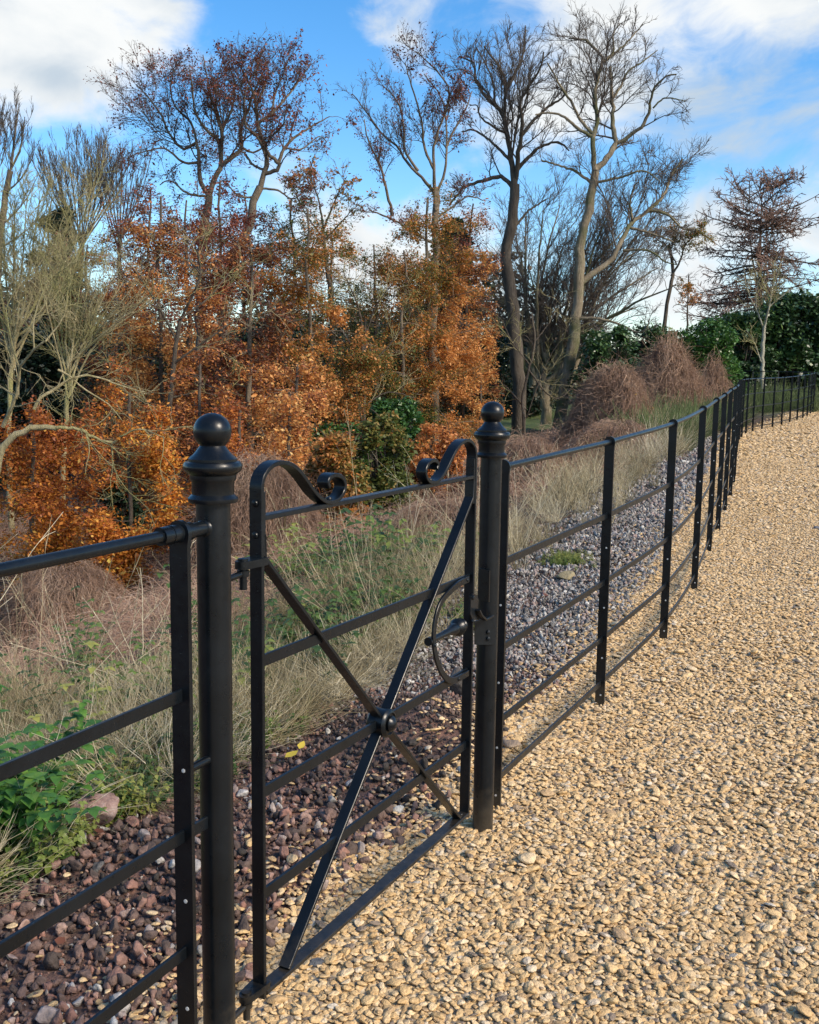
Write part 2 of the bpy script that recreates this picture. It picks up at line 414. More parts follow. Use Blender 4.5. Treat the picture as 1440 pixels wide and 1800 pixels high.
# ------------------------------------------------------------------ ground sheets
def spaced(lo, hi, near, n):
    a = np.linspace(0, 1, n); return a
xs = np.unique(np.r_[np.linspace(-400, -40, 12), np.linspace(-40, -12, 30), np.linspace(-12, 12, 170), np.linspace(12, 40, 40), np.linspace(40, 400, 12)])
ys = np.unique(np.r_[np.linspace(-60, -4, 12), np.linspace(-4, 16, 150), np.linspace(16, 60, 60), np.linspace(60, 700, 16)])
X, Y = np.meshgrid(xs, ys); Z = H(X, Y)
def gridmesh(name, X, Y, Z, m):
    r, c = X.shape; V = np.stack([X, Y, Z], -1).reshape(-1, 3)
    i = np.arange(r*c).reshape(r, c); Fq = np.stack([i[:-1, :-1], i[:-1, 1:], i[1:, 1:], i[1:, :-1]], -1).reshape(-1, 4)
    return mesh_np(name, V, Fq, mats=[m])
mg, nt, b = mat('ground_soil')
p = geopos(nt)
sep = N_(nt, 'ShaderNodeSeparateXYZ'); nt.links.new(p, sep.inputs[0])
n1 = noise(nt, 1.7, 8, .62, p); n2 = noise(nt, 14, 6, .65, p)
soil = ramp(nt, n2, [(.3, (.055, .035, .026)), (.5, (.13, .075, .056)), (.62, (.21, .11, .08)), (.75, (.13, .10, .065))]).outputs[0]
lit = ramp(nt, noise(nt, 9, 7, .7, p), [(.35, (.035, .022, .014)), (.5, (.10, .052, .026)), (.6, (.05, .055, .022)), (.75, (.13, .075, .04))]).outputs[0]
grs = ramp(nt, noise(nt, 5, 8, .7, p), [(.3, (.04, .06, .018)), (.55, (.09, .13, .035)), (.75, (.14, .12, .065))]).outputs[0]
yy = sep.outputs['Y']
far = math_(nt, 'MULTIPLY_ADD', n1, 6, yy)
f1 = N_(nt, 'ShaderNodeMapRange'); nt.links.new(far, f1.inputs[0]); f1.inputs[1].default_value = 8; f1.inputs[2].default_value = 12
f2 = N_(nt, 'ShaderNodeMapRange'); nt.links.new(far, f2.inputs[0]); f2.inputs[1].default_value = 31; f2.inputs[2].default_value = 36
c = mixc(nt, f1.outputs[0], soil, lit); c = mixc(nt, f2.outputs[0], c, grs)
nt.links.new(c, b.inputs['Base Color']); b.inputs['Roughness'].default_value = .9
bump(nt, n2, b, .8, .05)
g = link('ground', gridmesh('ground', X, Y, Z, mg)); tag(g, kind='structure')

# gravel path sheet
mp, nt, b = mat('gravel_bed')
p = geopos(nt)
v = N_(nt, 'ShaderNodeTexVoronoi'); v.inputs['Scale'].default_value = 42; nt.links.new(p, v.inputs['Vector'])
wv = noise(nt, 25, 3, .5, p)
cc = ramp(nt, v.outputs['Color'], [(0, (.40, .28, .15)), (.3, (.56, .41, .22)), (.6, (.64, .49, .29)), (.85, (.40, .34, .26)), (1, (.22, .19, .17))]).outputs[0]
dk = ramp(nt, v.outputs['Distance'], [(.25, (1,)*3), (.75, (.6,)*3)]).outputs[0]
nt.links.new(mixc(nt, 1.0, cc, dk, 'MULTIPLY'), b.inputs['Base Color']); b.inputs['Roughness'].default_value = .75
inv = math_(nt, 'SUBTRACT', 1, v.outputs['Distance']); bump(nt, inv, b, 1, .014)
tt = np.unique(np.r_[np.linspace(-6, 14, 120), np.linspace(14, 34, 60)])
wd = np.linspace(0, 1, 24)**1.6
def edge_u(y): return np.interp(y, [0, 2.4, 2.9, 3.2, 3.5, 4.3, 6, 9, 20], [.22, .22, .27, .16, .22, .29, .36, .40, .42])+.02*np.sin(y*5.9+1)+.02*np.sin(y*13)
def farw(y): return np.interp(y, [0, 15, 24, 29.5, 32, 34], [9, 9, 8, 6, 3.2, .6])
YY = np.repeat(tt[:, None], len(wd), 1)
XL = fx(tt)-(-1)*0 - edge_u(tt)/.86
XX = XL[:, None]+(farw(tt)[:, None]+.4)*wd[None]
ZZ = H(XX, YY)+.008
gp_ = link('gravel_path', gridmesh('gravel_path', XX, YY, ZZ, mp)); tag(gp_, kind='structure')

# ------------------------------------------------------------------ scattering (points made here, instanced by nodes)
def ico(sub):
    import bmesh
    bm = bmesh.new(); bmesh.ops.create_icosphere(bm, subdivisions=sub, radius=1); 
    V = np.array([v.co[:] for v in bm.verts]); Fc = np.array([[v.index for v in f.verts] for f in bm.faces]); bm.free(); return V, Fc
def stone_proto(i, m, angular=False, sub=2, sharp=False):
    V, Fc = ico(sub); r = np.random.default_rng(100+i)
    d = V.copy()
    for k in range(13 if angular else 8 if sharp else 4):
        ax = r.normal(size=3); ax /= np.linalg.norm(ax); t = d@ax
        lim = r.uniform(.36, .72) if angular else r.uniform(.5, .85)
        over = np.maximum(t-lim, 0); d = d-ax*over[:, None]*(.97 if angular else .75)
    f = r.normal(size=(3, 3))*1.3; d *= (1+.10*np.sin(V@f[0]*1.6)+.07*np.sin(V@f[1]*3))[:, None]
    d *= np.array([1, r.uniform(.62, .88), r.uniform(.42, .62) if not angular else r.uniform(.5, .8)])
    me = mesh_np('stone', d, Fc, smooth=not angular, mats=[m]); return me
def collection_of(name, meshes):
    c = bpy.data.collections.new(name)
    for i, me in enumerate(meshes):
        o = bpy.data.objects.new('%s_%02d' % (name, i), me); c.objects.link(o)
    return c
def scatter(name, pts, rot, scl, idx, col, coll, label=None, kind='stuff', parent=None):
    me = bpy.data.meshes.new(name); n = len(pts)
    me.vertices.add(n); me.vertices.foreach_set('co', np.asarray(pts, np.float32).ravel())
    for nm, typ, arr, key in (('rot', 'FLOAT_VECTOR', rot, 'vector'), ('scl', 'FLOAT_VECTOR', scl, 'vector'), ('idx', 'INT', idx, 'value'), ('tint', 'FLOAT', col, 'value')):
        a = me.attributes.new(nm, typ, 'POINT'); a.data.foreach_set(key, np.asarray(arr, np.int32 if typ == 'INT' else np.float32).ravel())
    o = link(name, me, parent)
    ng = bpy.data.node_groups.new(name+'_scatter', 'GeometryNodeTree')
    ng.interface.new_socket('Geometry', in_out='INPUT', socket_type='NodeSocketGeometry')
    ng.interface.new_socket('Geometry', in_out='OUTPUT', socket_type='NodeSocketGeometry')
    gi = ng.nodes.new('NodeGroupInput'); go = ng.nodes.new('NodeGroupOutput')
    ci = ng.nodes.new('GeometryNodeCollectionInfo'); ci.inputs['Collection'].default_value = coll
    ci.inputs['Separate Children'].default_value = True; ci.inputs['Reset Children'].default_value = True
    iop = ng.nodes.new('GeometryNodeInstanceOnPoints'); iop.inputs['Pick Instance'].default_value = True
    def na(nm, typ):
        x = ng.nodes.new('GeometryNodeInputNamedAttribute'); x.data_type = typ; x.inputs[0].default_value = nm
        return [s for s in x.outputs if s.enabled and s.name == 'Attribute'][0]
    L = ng.links.new
    e2r = ng.nodes.new('FunctionNodeEulerToRotation'); L(na('rot', 'FLOAT_VECTOR'), e2r.inputs[0])
    L(gi.outputs[0], iop.inputs['Points']); L(ci.outputs[0], iop.inputs['Instance']); L(na('idx', 'INT'), iop.inputs['Instance Index'])
    L(e2r.outputs[0], iop.inputs['Rotation']); L(na('scl', 'FLOAT_VECTOR'), iop.inputs['Scale']); L(iop.outputs[0], go.inputs[0])
    md = o.modifiers.new('scatter', 'NODES'); md.node_group = ng
    tag(o, label, kind=kind); return o
def jgrid(x0, x1, y0, y1, d, r):
    nx = max(1, int((x1-x0)/d)); ny = max(1, int((y1-y0)/d))
    X, Y = np.meshgrid((np.arange(nx)+.5)*d+x0, (np.arange(ny)+.5)*d+y0)
    X = X+r.uniform(-.5, .5, X.shape)*d; Y = Y+r.uniform(-.5, .5, Y.shape)*d
    return X.ravel(), Y.ravel()

def m_stone(name, stops, rough=.7, speck=.5):
    m, nt, b = mat(name)
    at_ = N_(nt, 'ShaderNodeAttribute', attribute_type='INSTANCER', attribute_name='tint')
    c = ramp(nt, at_.outputs['Fac'], stops).outputs[0]
    tc = nt.nodes.new('ShaderNodeTexCoord').outputs['Object']
    oi = nt.nodes.new('ShaderNodeObjectInfo')
    n = N_(nt, 'ShaderNodeTexNoise', noise_dimensions='4D'); nt.links.new(tc, n.inputs['Vector']); n.inputs['Scale'].default_value = 1.6; n.inputs['Detail'].default_value = 6
    nt.links.new(math_(nt, 'MULTIPLY', oi.outputs['Random'], 40), n.inputs['W'])
    v = ramp(nt, n.outputs['Fac'], [(.3, (1-speck,)*3), (.6, (1.0,)*3), (.75, (1.15,)*3)]).outputs[0]
    nt.links.new(mixc(nt, 1, c, v, 'MULTIPLY'), b.inputs['Base Color']); b.inputs['Roughness'].default_value = rough
    bump(nt, n.outputs['Fac'], b, .35, .08); return m
M_gold = m_stone('gold_gravel', [(0, (.16, .12, .095)), (.06, (.33, .24, .15)), (.15, (.46, .30, .15)), (.35, (.60, .385, .165)), (.6, (.70, .475, .225)), (.82, (.76, .56, .32)), (.94, (.62, .52, .39)), (1, (.82, .74, .58))], .62, .35)
M_rub = m_stone('dark_rubble', [(0, (.045, .035, .028)), (.3, (.15, .096, .074)), (.55, (.25, .15, .115)), (.75, (.34, .165, .115)), (.86, (.42, .27, .21)), (.94, (.38, .34, .31)), (1, (.62, .58, .52))], .8)
M_grey = m_stone('grey_chippings', [(0, (.07, .060, .052)), (.3, (.20, .185, .165)), (.5, (.33, .31, .28)), (.66, (.36, .25, .21)), (.8, (.50, .47, .41)), (1, (.72, .68, .60))], .7)
C_gold = collection_of('gold_stone', [stone_proto(i, M_gold, sharp=i > 2) for i in range(10)])
C_rub = collection_of('rubble_stone', [stone_proto(20+i, M_rub, True) for i in range(8)])
C_grey = collection_of('grey_stone', [stone_proto(40+i, M_grey, True) for i in range(8)])

# golden gravel: dense near, larger and sparser far away
r = np.random.default_rng(3)
PX, PY, SC, LZ = [], [], [], []
for (y0, y1, d, s, xr) in ((-.4, 3.5, .0148, .0100, 2.3), (3.5, 6.2, .0158, .0103, 2.7), (6.2, 10, .0182, .0116, 3.0), (10, 16, .026, .0160, 3.5), (16, 33, .046, .0265, 6.5)):
    for layer in range(2 if y1 < 8 else 1):
        x, y = jgrid(fx(y0)-1.2, fx(y1)+xr, y0, y1, d*(1 if layer == 0 else 1.6), r)
        u = side(x, y); e = edge_u(y)
        keep = (u < e+.10*r.normal(size=len(x))**2*.6) & (x < fx(y)+np.minimum(xr, farw(y)-.1)) & (x < .62*np.maximum(y, 1)+1.2)
        x, y = x[keep], y[keep]
        PX.append(x); PY.append(y); SC.append(s*np.exp(r.normal(size=len(x))*.27)*(1.0 if layer == 0 else 1.12)); LZ.append(np.full(len(x), .35 if layer == 0 else .95))
# stray golden stones out on the rubble
x, y = jgrid(-2.2, 4, 1, 9, .05, r); u = side(x, y); k = (u > .3) & (u < 1.2) & (r.random(len(x)) < .30*np.exp(-(u-.35)/.16)+.008); x, y = x[k], y[k]
PX.append(x); PY.append(y); SC.append(.012*np.exp(r.normal(size=len(x))*.3)); LZ.append(np.full(len(x), 1.6))
PX = np.concatenate(PX); PY = np.concatenate(PY); SC = np.concatenate(SC); LZ = np.concatenate(LZ)
big = r.random(len(PX)) < .012; SC[big] *= r.uniform(1.3, 1.75, big.sum())
PZ = H(PX, PY)+.006+SC*LZ*.45+r.uniform(0, .35, len(PX))*SC
n = len(PX); tl = r.normal(size=(n, 2))*.22
rot = np.c_[tl, r.uniform(0, 6.28, n)]
scl = np.c_[SC*r.uniform(.85, 1.25, n), SC*r.uniform(.8, 1.15, n), SC*r.uniform(.50, .78, n)]
tint = np.clip(r.beta(2.2, 2.0, n)*.92+.04, 0, 1); tint[r.random(n) < .035] = .03; 
print('gold stones', n)
scatter('gravel', np.c_[PX, PY, PZ], rot, scl, r.integers(0, 10, n), tint, C_gold, 'loose golden rounded gravel covering the path')

# rubble / chippings band
def rub_edge(y): return np.interp(y, [0, 2.7, 2.95, 3.6, 4.3, 6.4, 11, 14, 17, 30], [.85, .90, .82, .98, 1.10, 1.08, 1.1, .8, .58, .5])+.04*np.sin(y*4.9+.5)+.04*np.sin(y*9.1)
PX, PY, SC, K = [], [], [], []
for (y0, y1, d, s) in ((.6, 3.8, .0185, .0090), (3.8, 7, .0158, .0084), (7, 12, .024, .0130), (12, 21, .040, .022)):
    for layer in range(2):
        x, y = jgrid(fx(y0)-2.6, fx(y1)-.2, y0, y1, d*(1 if layer == 0 else 1.9), r)
        u = side(x, y); keep = (u > edge_u(y)-.08) & (u < rub_edge(y)+.13*np.abs(r.normal(size=len(x)))) & (x > -.62*y-1)
        x, y = x[keep], y[keep]
        PX.append(x); PY.append(y); SC.append(s*np.exp(r.normal(size=len(x))*.55)*(1 if layer == 0 else 1.5)); K.append(np.full(len(x), layer))
PX = np.concatenate(PX); PY = np.concatenate(PY); SC = np.concatenate(SC)
big = r.random(len(PX)) < .012; SC[big] *= r.uniform(1.5, 2.2, big.sum())
SC = np.minimum(SC, np.interp(PY, [3.6, 4.2, 8, 14], [.034, .021, .028, .045])); mud = np.exp(-(((PX-.05)/.40)**2+((PY-3.95)/.38)**2)); SC = SC*(1-.4*np.clip(mud, 0, 1))
PZ = H(PX, PY)+SC*.3+r.uniform(0, .6, len(PX))*SC
n = len(PX)
greyf = sstep(4.1, 4.8, PY+.22*r.normal(size=n)+.5*(side(PX, PY)-.8)*(PY < 5))*(1-np.clip(mud*1.4, 0, 1))
isg = r.random(n) < greyf*.93+.05
rot = np.c_[r.uniform(0, 6.28, (n, 3))]; scl = np.repeat((SC)[:, None], 3, 1)*r.uniform(.75, 1.25, (n, 3))
t = r.beta(1.6, 2.2, n)
redp = .25*np.sin(PX*4+1.3)*np.sin(PY*5); t1 = np.clip(t+redp*.6-.25*mud, 0, .999)
w = r.random(n) < .03; t1[w] = r.uniform(.9, 1, w.sum())
t1 = np.where(mud > .35, np.clip(t1*.5, 0, 1), t1)
pts = np.c_[PX, PY, PZ]
scatter('rubble', pts[~isg], rot[~isg], scl[~isg], r.integers(0, 8, (~isg).sum()), t1[~isg], C_rub, 'dark red-brown rubble and soil behind the fence')
t2 = np.clip(r.beta(2, 2, n), 0, 1)
scatter('stone_chippings', pts[isg], rot[isg], scl[isg], r.integers(0, 8, isg.sum()), t2[isg], C_grey, 'grey and mauve stone chippings behind the far fence')
print('rubble', n)

# single rocks
def rock(name, px, py, w, stops, label, Y, hfac=.7, seed=0, rotz=0, cat='rock'):
    V, Fc = ico(4); rr = np.random.default_rng(seed); d = V.copy()
    for k in range(9):
        a = rr.normal(size=3); a /= np.linalg.norm(a); t = d@a; lim = rr.uniform(.5, .8); d = d-a*(np.maximum(t-lim, 0)*.93)[:, None]
    fr = rr.normal(size=(6, 3))
    for q in range(6): d *= (1+.035/(1+q*.5)*np.sin(V@fr[q]*(3+q*3)))[:, None]
    d *= np.array([w/2, w/2*.75, w/2*hfac])
    m, nt, b = mat(name+'_stone'); tc = nt.nodes.new('ShaderNodeTexCoord').outputs['Object']
    nn = noise(nt, 22, 8, .7, tc); c = ramp(nt, nn, stops).outputs[0]; nt.links.new(c, b.inputs['Base Color']); b.inputs['Roughness'].default_value = .85
    bump(nt, noise(nt, 60, 8, .7, tc), b, .8, .02)
    p = hit(px, py)
    o = link(name, mesh_np(name, d, Fc, mats=[m]), loc=(p[0], p[1], float(H(p[0], p[1]))+w/2*hfac*.62)); o.rotation_euler = (.1, -.15, rotz)
    return tag(o, label, cat)
rock('boulder', 168, 1450, .20, [(.3, (.16, .10, .08)), (.5, (.34, .21, .17)), (.7, (.50, .38, .33))], 'reddish brown boulder at the edge of the weeds on the left', 3.32, .62, 5, .2)
rock('rock', 220, 1358, .085, [(.3, (.20, .14, .07)), (.6, (.42, .33, .18))], 'pale sandy rock half hidden in grass above the reddish boulder', 3.72, .7, 8, .6)
rock('rock', 996, 1020, .15, [(.3, (.16, .13, .07)), (.6, (.36, .29, .16))], 'yellowish rock lying on the grey chippings beside a tuft of moss', 6.9, .5, 9, .3)
rock('stone', 700, 1432, .05, [(.3, (.45, .43, .38)), (.6, (.62, .6, .55))], 'white stone at the gravel edge under the gate bottom rail', 3.15, .8, 12, .3, 'stone')
rock('stone', 553, 1703, .052, [(.3, (.05, .055, .065)), (.6, (.11, .115, .13))], 'dark slate stone on the golden gravel beside the gate bottom rail', 2.37, .7, 13, .3, 'stone')
rock('stone', 1436, 931, .07, [(.3, (.06, .07, .09)), (.6, (.14, .15, .18))], 'dark blue-grey stone alone on the gravel at the right edge', 8.0, .6, 14, .3, 'stone')
# concrete lump behind the latch stile
rock('concrete_footing', 808, 1225, .12, [(.3, (.06, .05, .04)), (.6, (.15, .125, .105))], 'weathered concrete lump behind the latch end of the gate', 4.55, 1.5, 17, .3, 'concrete')
# ------------------------------------------------------------------ vegetation tools
def nrm(v): return v/np.maximum(np.linalg.norm(v, axis=-1, keepdims=True), 1e-9)
def perp(t, r):
    a = r.normal(size=t.shape); a = a-t*(a*t).sum(-1, keepdims=True); return nrm(a)
def grow(P, R, per_m, t0, t1, ang, rel, K, wig, up, rr, r, lmin=.15, lmax=9, rmin=.003, bend=0., nmax=200000, flat=0., endtaper=.55):
    "children branches of the polylines P (N,K0,3) with radii R (N,K0)"
    N, K0, _ = P.shape
    seg = np.linalg.norm(np.diff(P, axis=1), axis=2); L = seg.sum(1)
    cnt = np.maximum(1, np.round(L*(t1-t0)*per_m*r.uniform(.8, 1.2, N)).astype(int))
    idx = np.repeat(np.arange(N), cnt)[:nmax]; n = len(idx)
    t = r.uniform(t0, t1, n); q = t*(K0-1); i = np.minimum(q.astype(int), K0-2); f = (q-i)[:, None]
    pos = P[idx, i]*(1-f)+P[idx, i+1]*f; rad = R[idx, i]*(1-f[:, 0])+R[idx, i+1]*f[:, 0]
    tan = nrm(P[idx, i+1]-P[idx, i]); a = ang+r.normal(size=n)*.22
    pp = perp(tan, r)
    if flat: pp[:, 2] *= (1-flat); pp = nrm(pp)
    d = nrm(tan*np.cos(a)[:, None]+pp*np.sin(a)[:, None]+np.array([0, 0, up]))
    ln = np.clip(L[idx]*rel*(1-endtaper*(t-t0)/max(t1-t0, 1e-3))*r.uniform(.55, 1.3, n), lmin, lmax)
    out = np.zeros((n, K, 3)); out[:, 0] = pos; st = (ln/(K-1))[:, None]
    for k in range(1, K):
        d = nrm(d+r.normal(size=(n, 3))*wig+np.array([0, 0, bend])); out[:, k] = out[:, k-1]+d*st
    r0 = np.maximum(np.minimum(rad*rr, ln*.03+.002), rmin)
    RR = r0[:, None]*np.linspace(1, .35, K)[None]; RR = np.maximum(RR, rmin*.6)
    return out, RR
def tubes(sets):
    "list of (P, R, sides) -> V, quads"
    VV, FF, base = [], [], 0
    for P, R, s in sets:
        n, K, _ = P.shape
        if n == 0: continue
        t = np.empty_like(P); t[:, 1:-1] = P[:, 2:]-P[:, :-2]; t[:, 0] = P[:, 1]-P[:, 0]; t[:, -1] = P[:, -1]-P[:, -2]; t = nrm(t)
        ref = np.tile(np.array([.31, .27, .91]), (n, 1)); mean = nrm(P[:, -1]-P[:, 0]); ref[np.abs(mean@np.array([.31, .27, .91])) > .9] = np.array([.9, -.3, .1])
        a = nrm(np.cross(t, ref[:, None, :])); b = np.cross(t, a)
        q = np.arange(s)*2*np.pi/s
        V = P[:, :, None, :]+(a[:, :, None, :]*np.cos(q)[None, None, :, None]+b[:, :, None, :]*np.sin(q)[None, None, :, None])*R[:, :, None, None]
        VV.append(V.reshape(-1, 3))
        I = (np.arange(n*K*s)+base).reshape(n, K, s)
        a0 = I[:, :-1, :]; a1 = np.roll(I, -1, 2)[:, :-1, :]; b1 = np.roll(I, -1, 2)[:, 1:, :]; b0 = I[:, 1:, :]
        FF.append(np.stack([a0, a1, b1, b0], -1).reshape(-1, 4)); base += n*K*s
    return np.concatenate(VV), np.concatenate(FF)
def leaves(pts, size, r, droop=.4, flat=.5, aspect=.55):
    "folded leaf: two triangles-as-quad each"
    n = len(pts); ax = r.normal(size=(n, 3)); ax[:, 2] = ax[:, 2]*.5-droop; ax = nrm(ax)
    nn = r.normal(size=(n, 3))*(1-flat)+np.array([0, 0, 1])*flat*1.5; sd = nrm(np.cross(ax, nn)); up = np.cross(sd, ax)
    s = size*np.exp(r.normal(size=n)*.25)[:, None]; w = s*aspect
    p0 = pts; p2 = pts+ax*s; m = pts+ax*s*.45+up*s*.10; l = m+sd*w*.5-up*w*.25; rt = m-sd*w*.5-up*w*.25
    V = np.stack([p0, l, p2, rt], 1).reshape(-1, 3)
    I = np.arange(n)[:, None]*4
    return V, (I+np.array([[0, 1, 2, 3]]))
def leaf_points(P, n, r, spread=.05):
    i = r.integers(0, len(P), n); K = P.shape[1]; q = r.uniform(.15, 1, n)*(K-1); k = np.minimum(q.astype(int), K-2); f = (q-k)[:, None]
    return P[i, k]*(1-f)+P[i, k+1]*f+r.normal(size=(n, 3))*spread
def fbm3(p, f, seed=0):
    rr = np.random.default_rng(seed); o = np.zeros(len(p)); a = 1
    for k in range(5):
        w = rr.normal(size=(3, 3)); w = nrm(w)*f; ph = rr.uniform(0, 6.28, 3)
        o += a*(np.sin(p@w[0]+ph[0]+1.7*np.sin(p@w[2]+ph[2]))*np.sin(p@w[1]+ph[1])); a *= .55; f *= 1.9
    return o

def m_leaf(name, stops, trans=.35, rough=.55):
    m, nt, b = mat(name)
    a = N_(nt, 'ShaderNodeAttribute', attribute_name='tint'); c = ramp(nt, a.outputs['Fac'], stops).outputs[0]
    nt.links.new(c, b.inputs['Base Color']); b.inputs['Roughness'].default_value = rough
    t = nt.nodes.new('ShaderNodeBsdfTranslucent'); nt.links.new(c, t.inputs[0])
    mx = nt.nodes.new('ShaderNodeMixShader'); mx.inputs[0].default_value = trans
    nt.links.new(b.outputs[0], mx.inputs[1]); nt.links.new(t.outputs[0], mx.inputs[2]); nt.links.new(mx.outputs[0], nt.nodes['Material Output'].inputs[0]); return m
def m_leaf_i(name, stops, trans=.3, rough=.5):
    m = m_leaf(name, stops, trans, rough)
    for n in m.node_tree.nodes:
        if n.type == 'ATTRIBUTE': n.attribute_type = 'INSTANCER'
    return m
def m_bark(name, a, b_, c_, scale=6, moss=None):
    m, nt, b = mat(name); p = geopos(nt)
    mp = nt.nodes.new('ShaderNodeMapping'); mp.inputs['Scale'].default_value = (1, 1, .35); nt.links.new(p, mp.inputs[0])
    n1 = noise(nt, scale, 9, .78, mp.outputs[0]); c = ramp(nt, n1, [(.3, a), (.5, b_), (.7, c_)]).outputs[0]
    if moss: 
        n2 = ramp(nt, noise(nt, 1.1, 5, .6, p), [(.45, (0,)*3), (.6, (1,)*3)]).outputs[0]; c = mixc(nt, n2, c, moss)
    nt.links.new(c, b.inputs['Base Color']); b.inputs['Roughness'].default_value = .9; bump(nt, noise(nt, scale*3, 8, .75, mp.outputs[0]), b, 1, .08); return m
B_syc = m_bark('sycamore_bark', (.10, .08, .05), (.25, .20, .13), (.38, .32, .22), 5, (.12, .12, .05))
B_dark = m_bark('dark_bark', (.045, .035, .026), (.10, .078, .056), (.18, .145, .105), 5)
B_beech = m_bark('beech_bark', (.07, .055, .04), (.16, .125, .085), (.25, .20, .14), 3)
B_twig = m_bark('twig_bark', (.055, .042, .033), (.125, .098, .078), (.21, .17, .135), 8)
B_tan = m_bark('tan_twig', (.12, .085, .055), (.26, .20, .135), (.38, .31, .22), 8)
B_olive = m_bark('lichen_bark', (.22, .18, .08), (.48, .40, .21), (.64, .55, .33), 9, (.36, .34, .13))
B_pale = m_bark('pale_bark', (.22, .20, .14), (.42, .39, .29), (.5, .47, .36), 9)
B_pink = m_bark('larch_twig', (.14, .075, .05), (.28, .165, .12), (.40, .25, .19), 6)
B_red = m_bark('bramble_cane', (.22, .12, .08), (.44, .28, .19), (.62, .45, .32), 3)
COPPER = [(0, (.09, .036, .022)), (.25, (.32, .105, .042)), (.5, (.64, .25, .065)), (.75, (.80, .40, .12)), (1, (.84, .54, .19))]
L_copper = m_leaf('copper_leaf', COPPER, .4)
L_gold = m_leaf('orange_leaf', [(0, (.34, .10, .03)), (.3, (.62, .22, .04)), (.6, (.76, .33, .05)), (.85, (.82, .48, .09)), (1, (.72, .58, .12))], .42)
L_rust = m_leaf('rust_leaf', [(0, (.07, .022, .016)), (.5, (.20, .055, .03)), (1, (.36, .12, .07))], .3)
L_mix = m_leaf('turning_leaf', [(0, (.05, .08, .02)), (.35, (.15, .17, .035)), (.55, (.31, .20, .05)), (.75, (.52, .19, .05)), (1, (.70, .32, .09))], .4)
L_green = m_leaf('evergreen_leaf', [(0, (.018, .036, .016)), (.4, (.04, .085, .028)), (.75, (.08, .15, .042)), (1, (.15, .23, .07))], .15, .4)
L_bright = m_leaf('laurel_leaf', [(0, (.016, .04, .010)), (.4, (.035, .095, .018)), (.8, (.075, .17, .03)), (1, (.14, .24, .05))], .2, .4)
L_dark = m_leaf('yew_leaf', [(0, (.006, .014, .008)), (.5, (.014, .032, .016)), (1, (.03, .06, .025))], .1, .5)

def resample(pts, K):
    pts = np.array(pts, float); d = np.r_[0, np.cumsum(np.linalg.norm(np.diff(pts, axis=0), axis=1))]; s = np.linspace(0, d[-1], K)
    return np.stack([np.interp(s, d, pts[:, i]) for i in range(pts.shape[1])], 1)
def traced(limbs, Y, r, K=20, wob=.012, dvar=.45):
    "limbs: lists of (px,py) with end radii -> 3D polylines with their own depth drift"
    P, R, placed = [], [], []
    for li, (pts, w0, w1) in enumerate(limbs):
        pts = smooth([tuple(map(float, p)) for p in pts], 6); q = resample(pts, K); jt = np.clip((w0+w1)*.055, .35, 1.5); q[1:] += r.normal(size=(K-1, 2))*jt
        if li == 0: y0 = Y
        else:
            A = np.concatenate(placed); j = np.argmin(np.hypot(A[:, 0]-q[0, 0], A[:, 1]-q[0, 1])); y0 = A[j, 2]
        ln = np.hypot(*(q[-1]-q[0]))/F*Y
        dr = 0 if li == 0 else r.uniform(-1, 1)*dvar*ln
        ys = y0+dr*np.linspace(0, 1, K)**1.2+(np.cumsum(r.normal(size=K))*wob*ln if li else 0)
        placed.append(np.c_[q, ys])
        P3 = np.array([at(a, b, y) for (a, b), y in zip(q, ys)]); P.append(P3)
        w = np.linspace(w0, w1, K)/2/F*Y*(1 if li == 0 else .82)*r.uniform(.93, 1.07, K); R.append(w)
    return np.array(P), np.array(R)
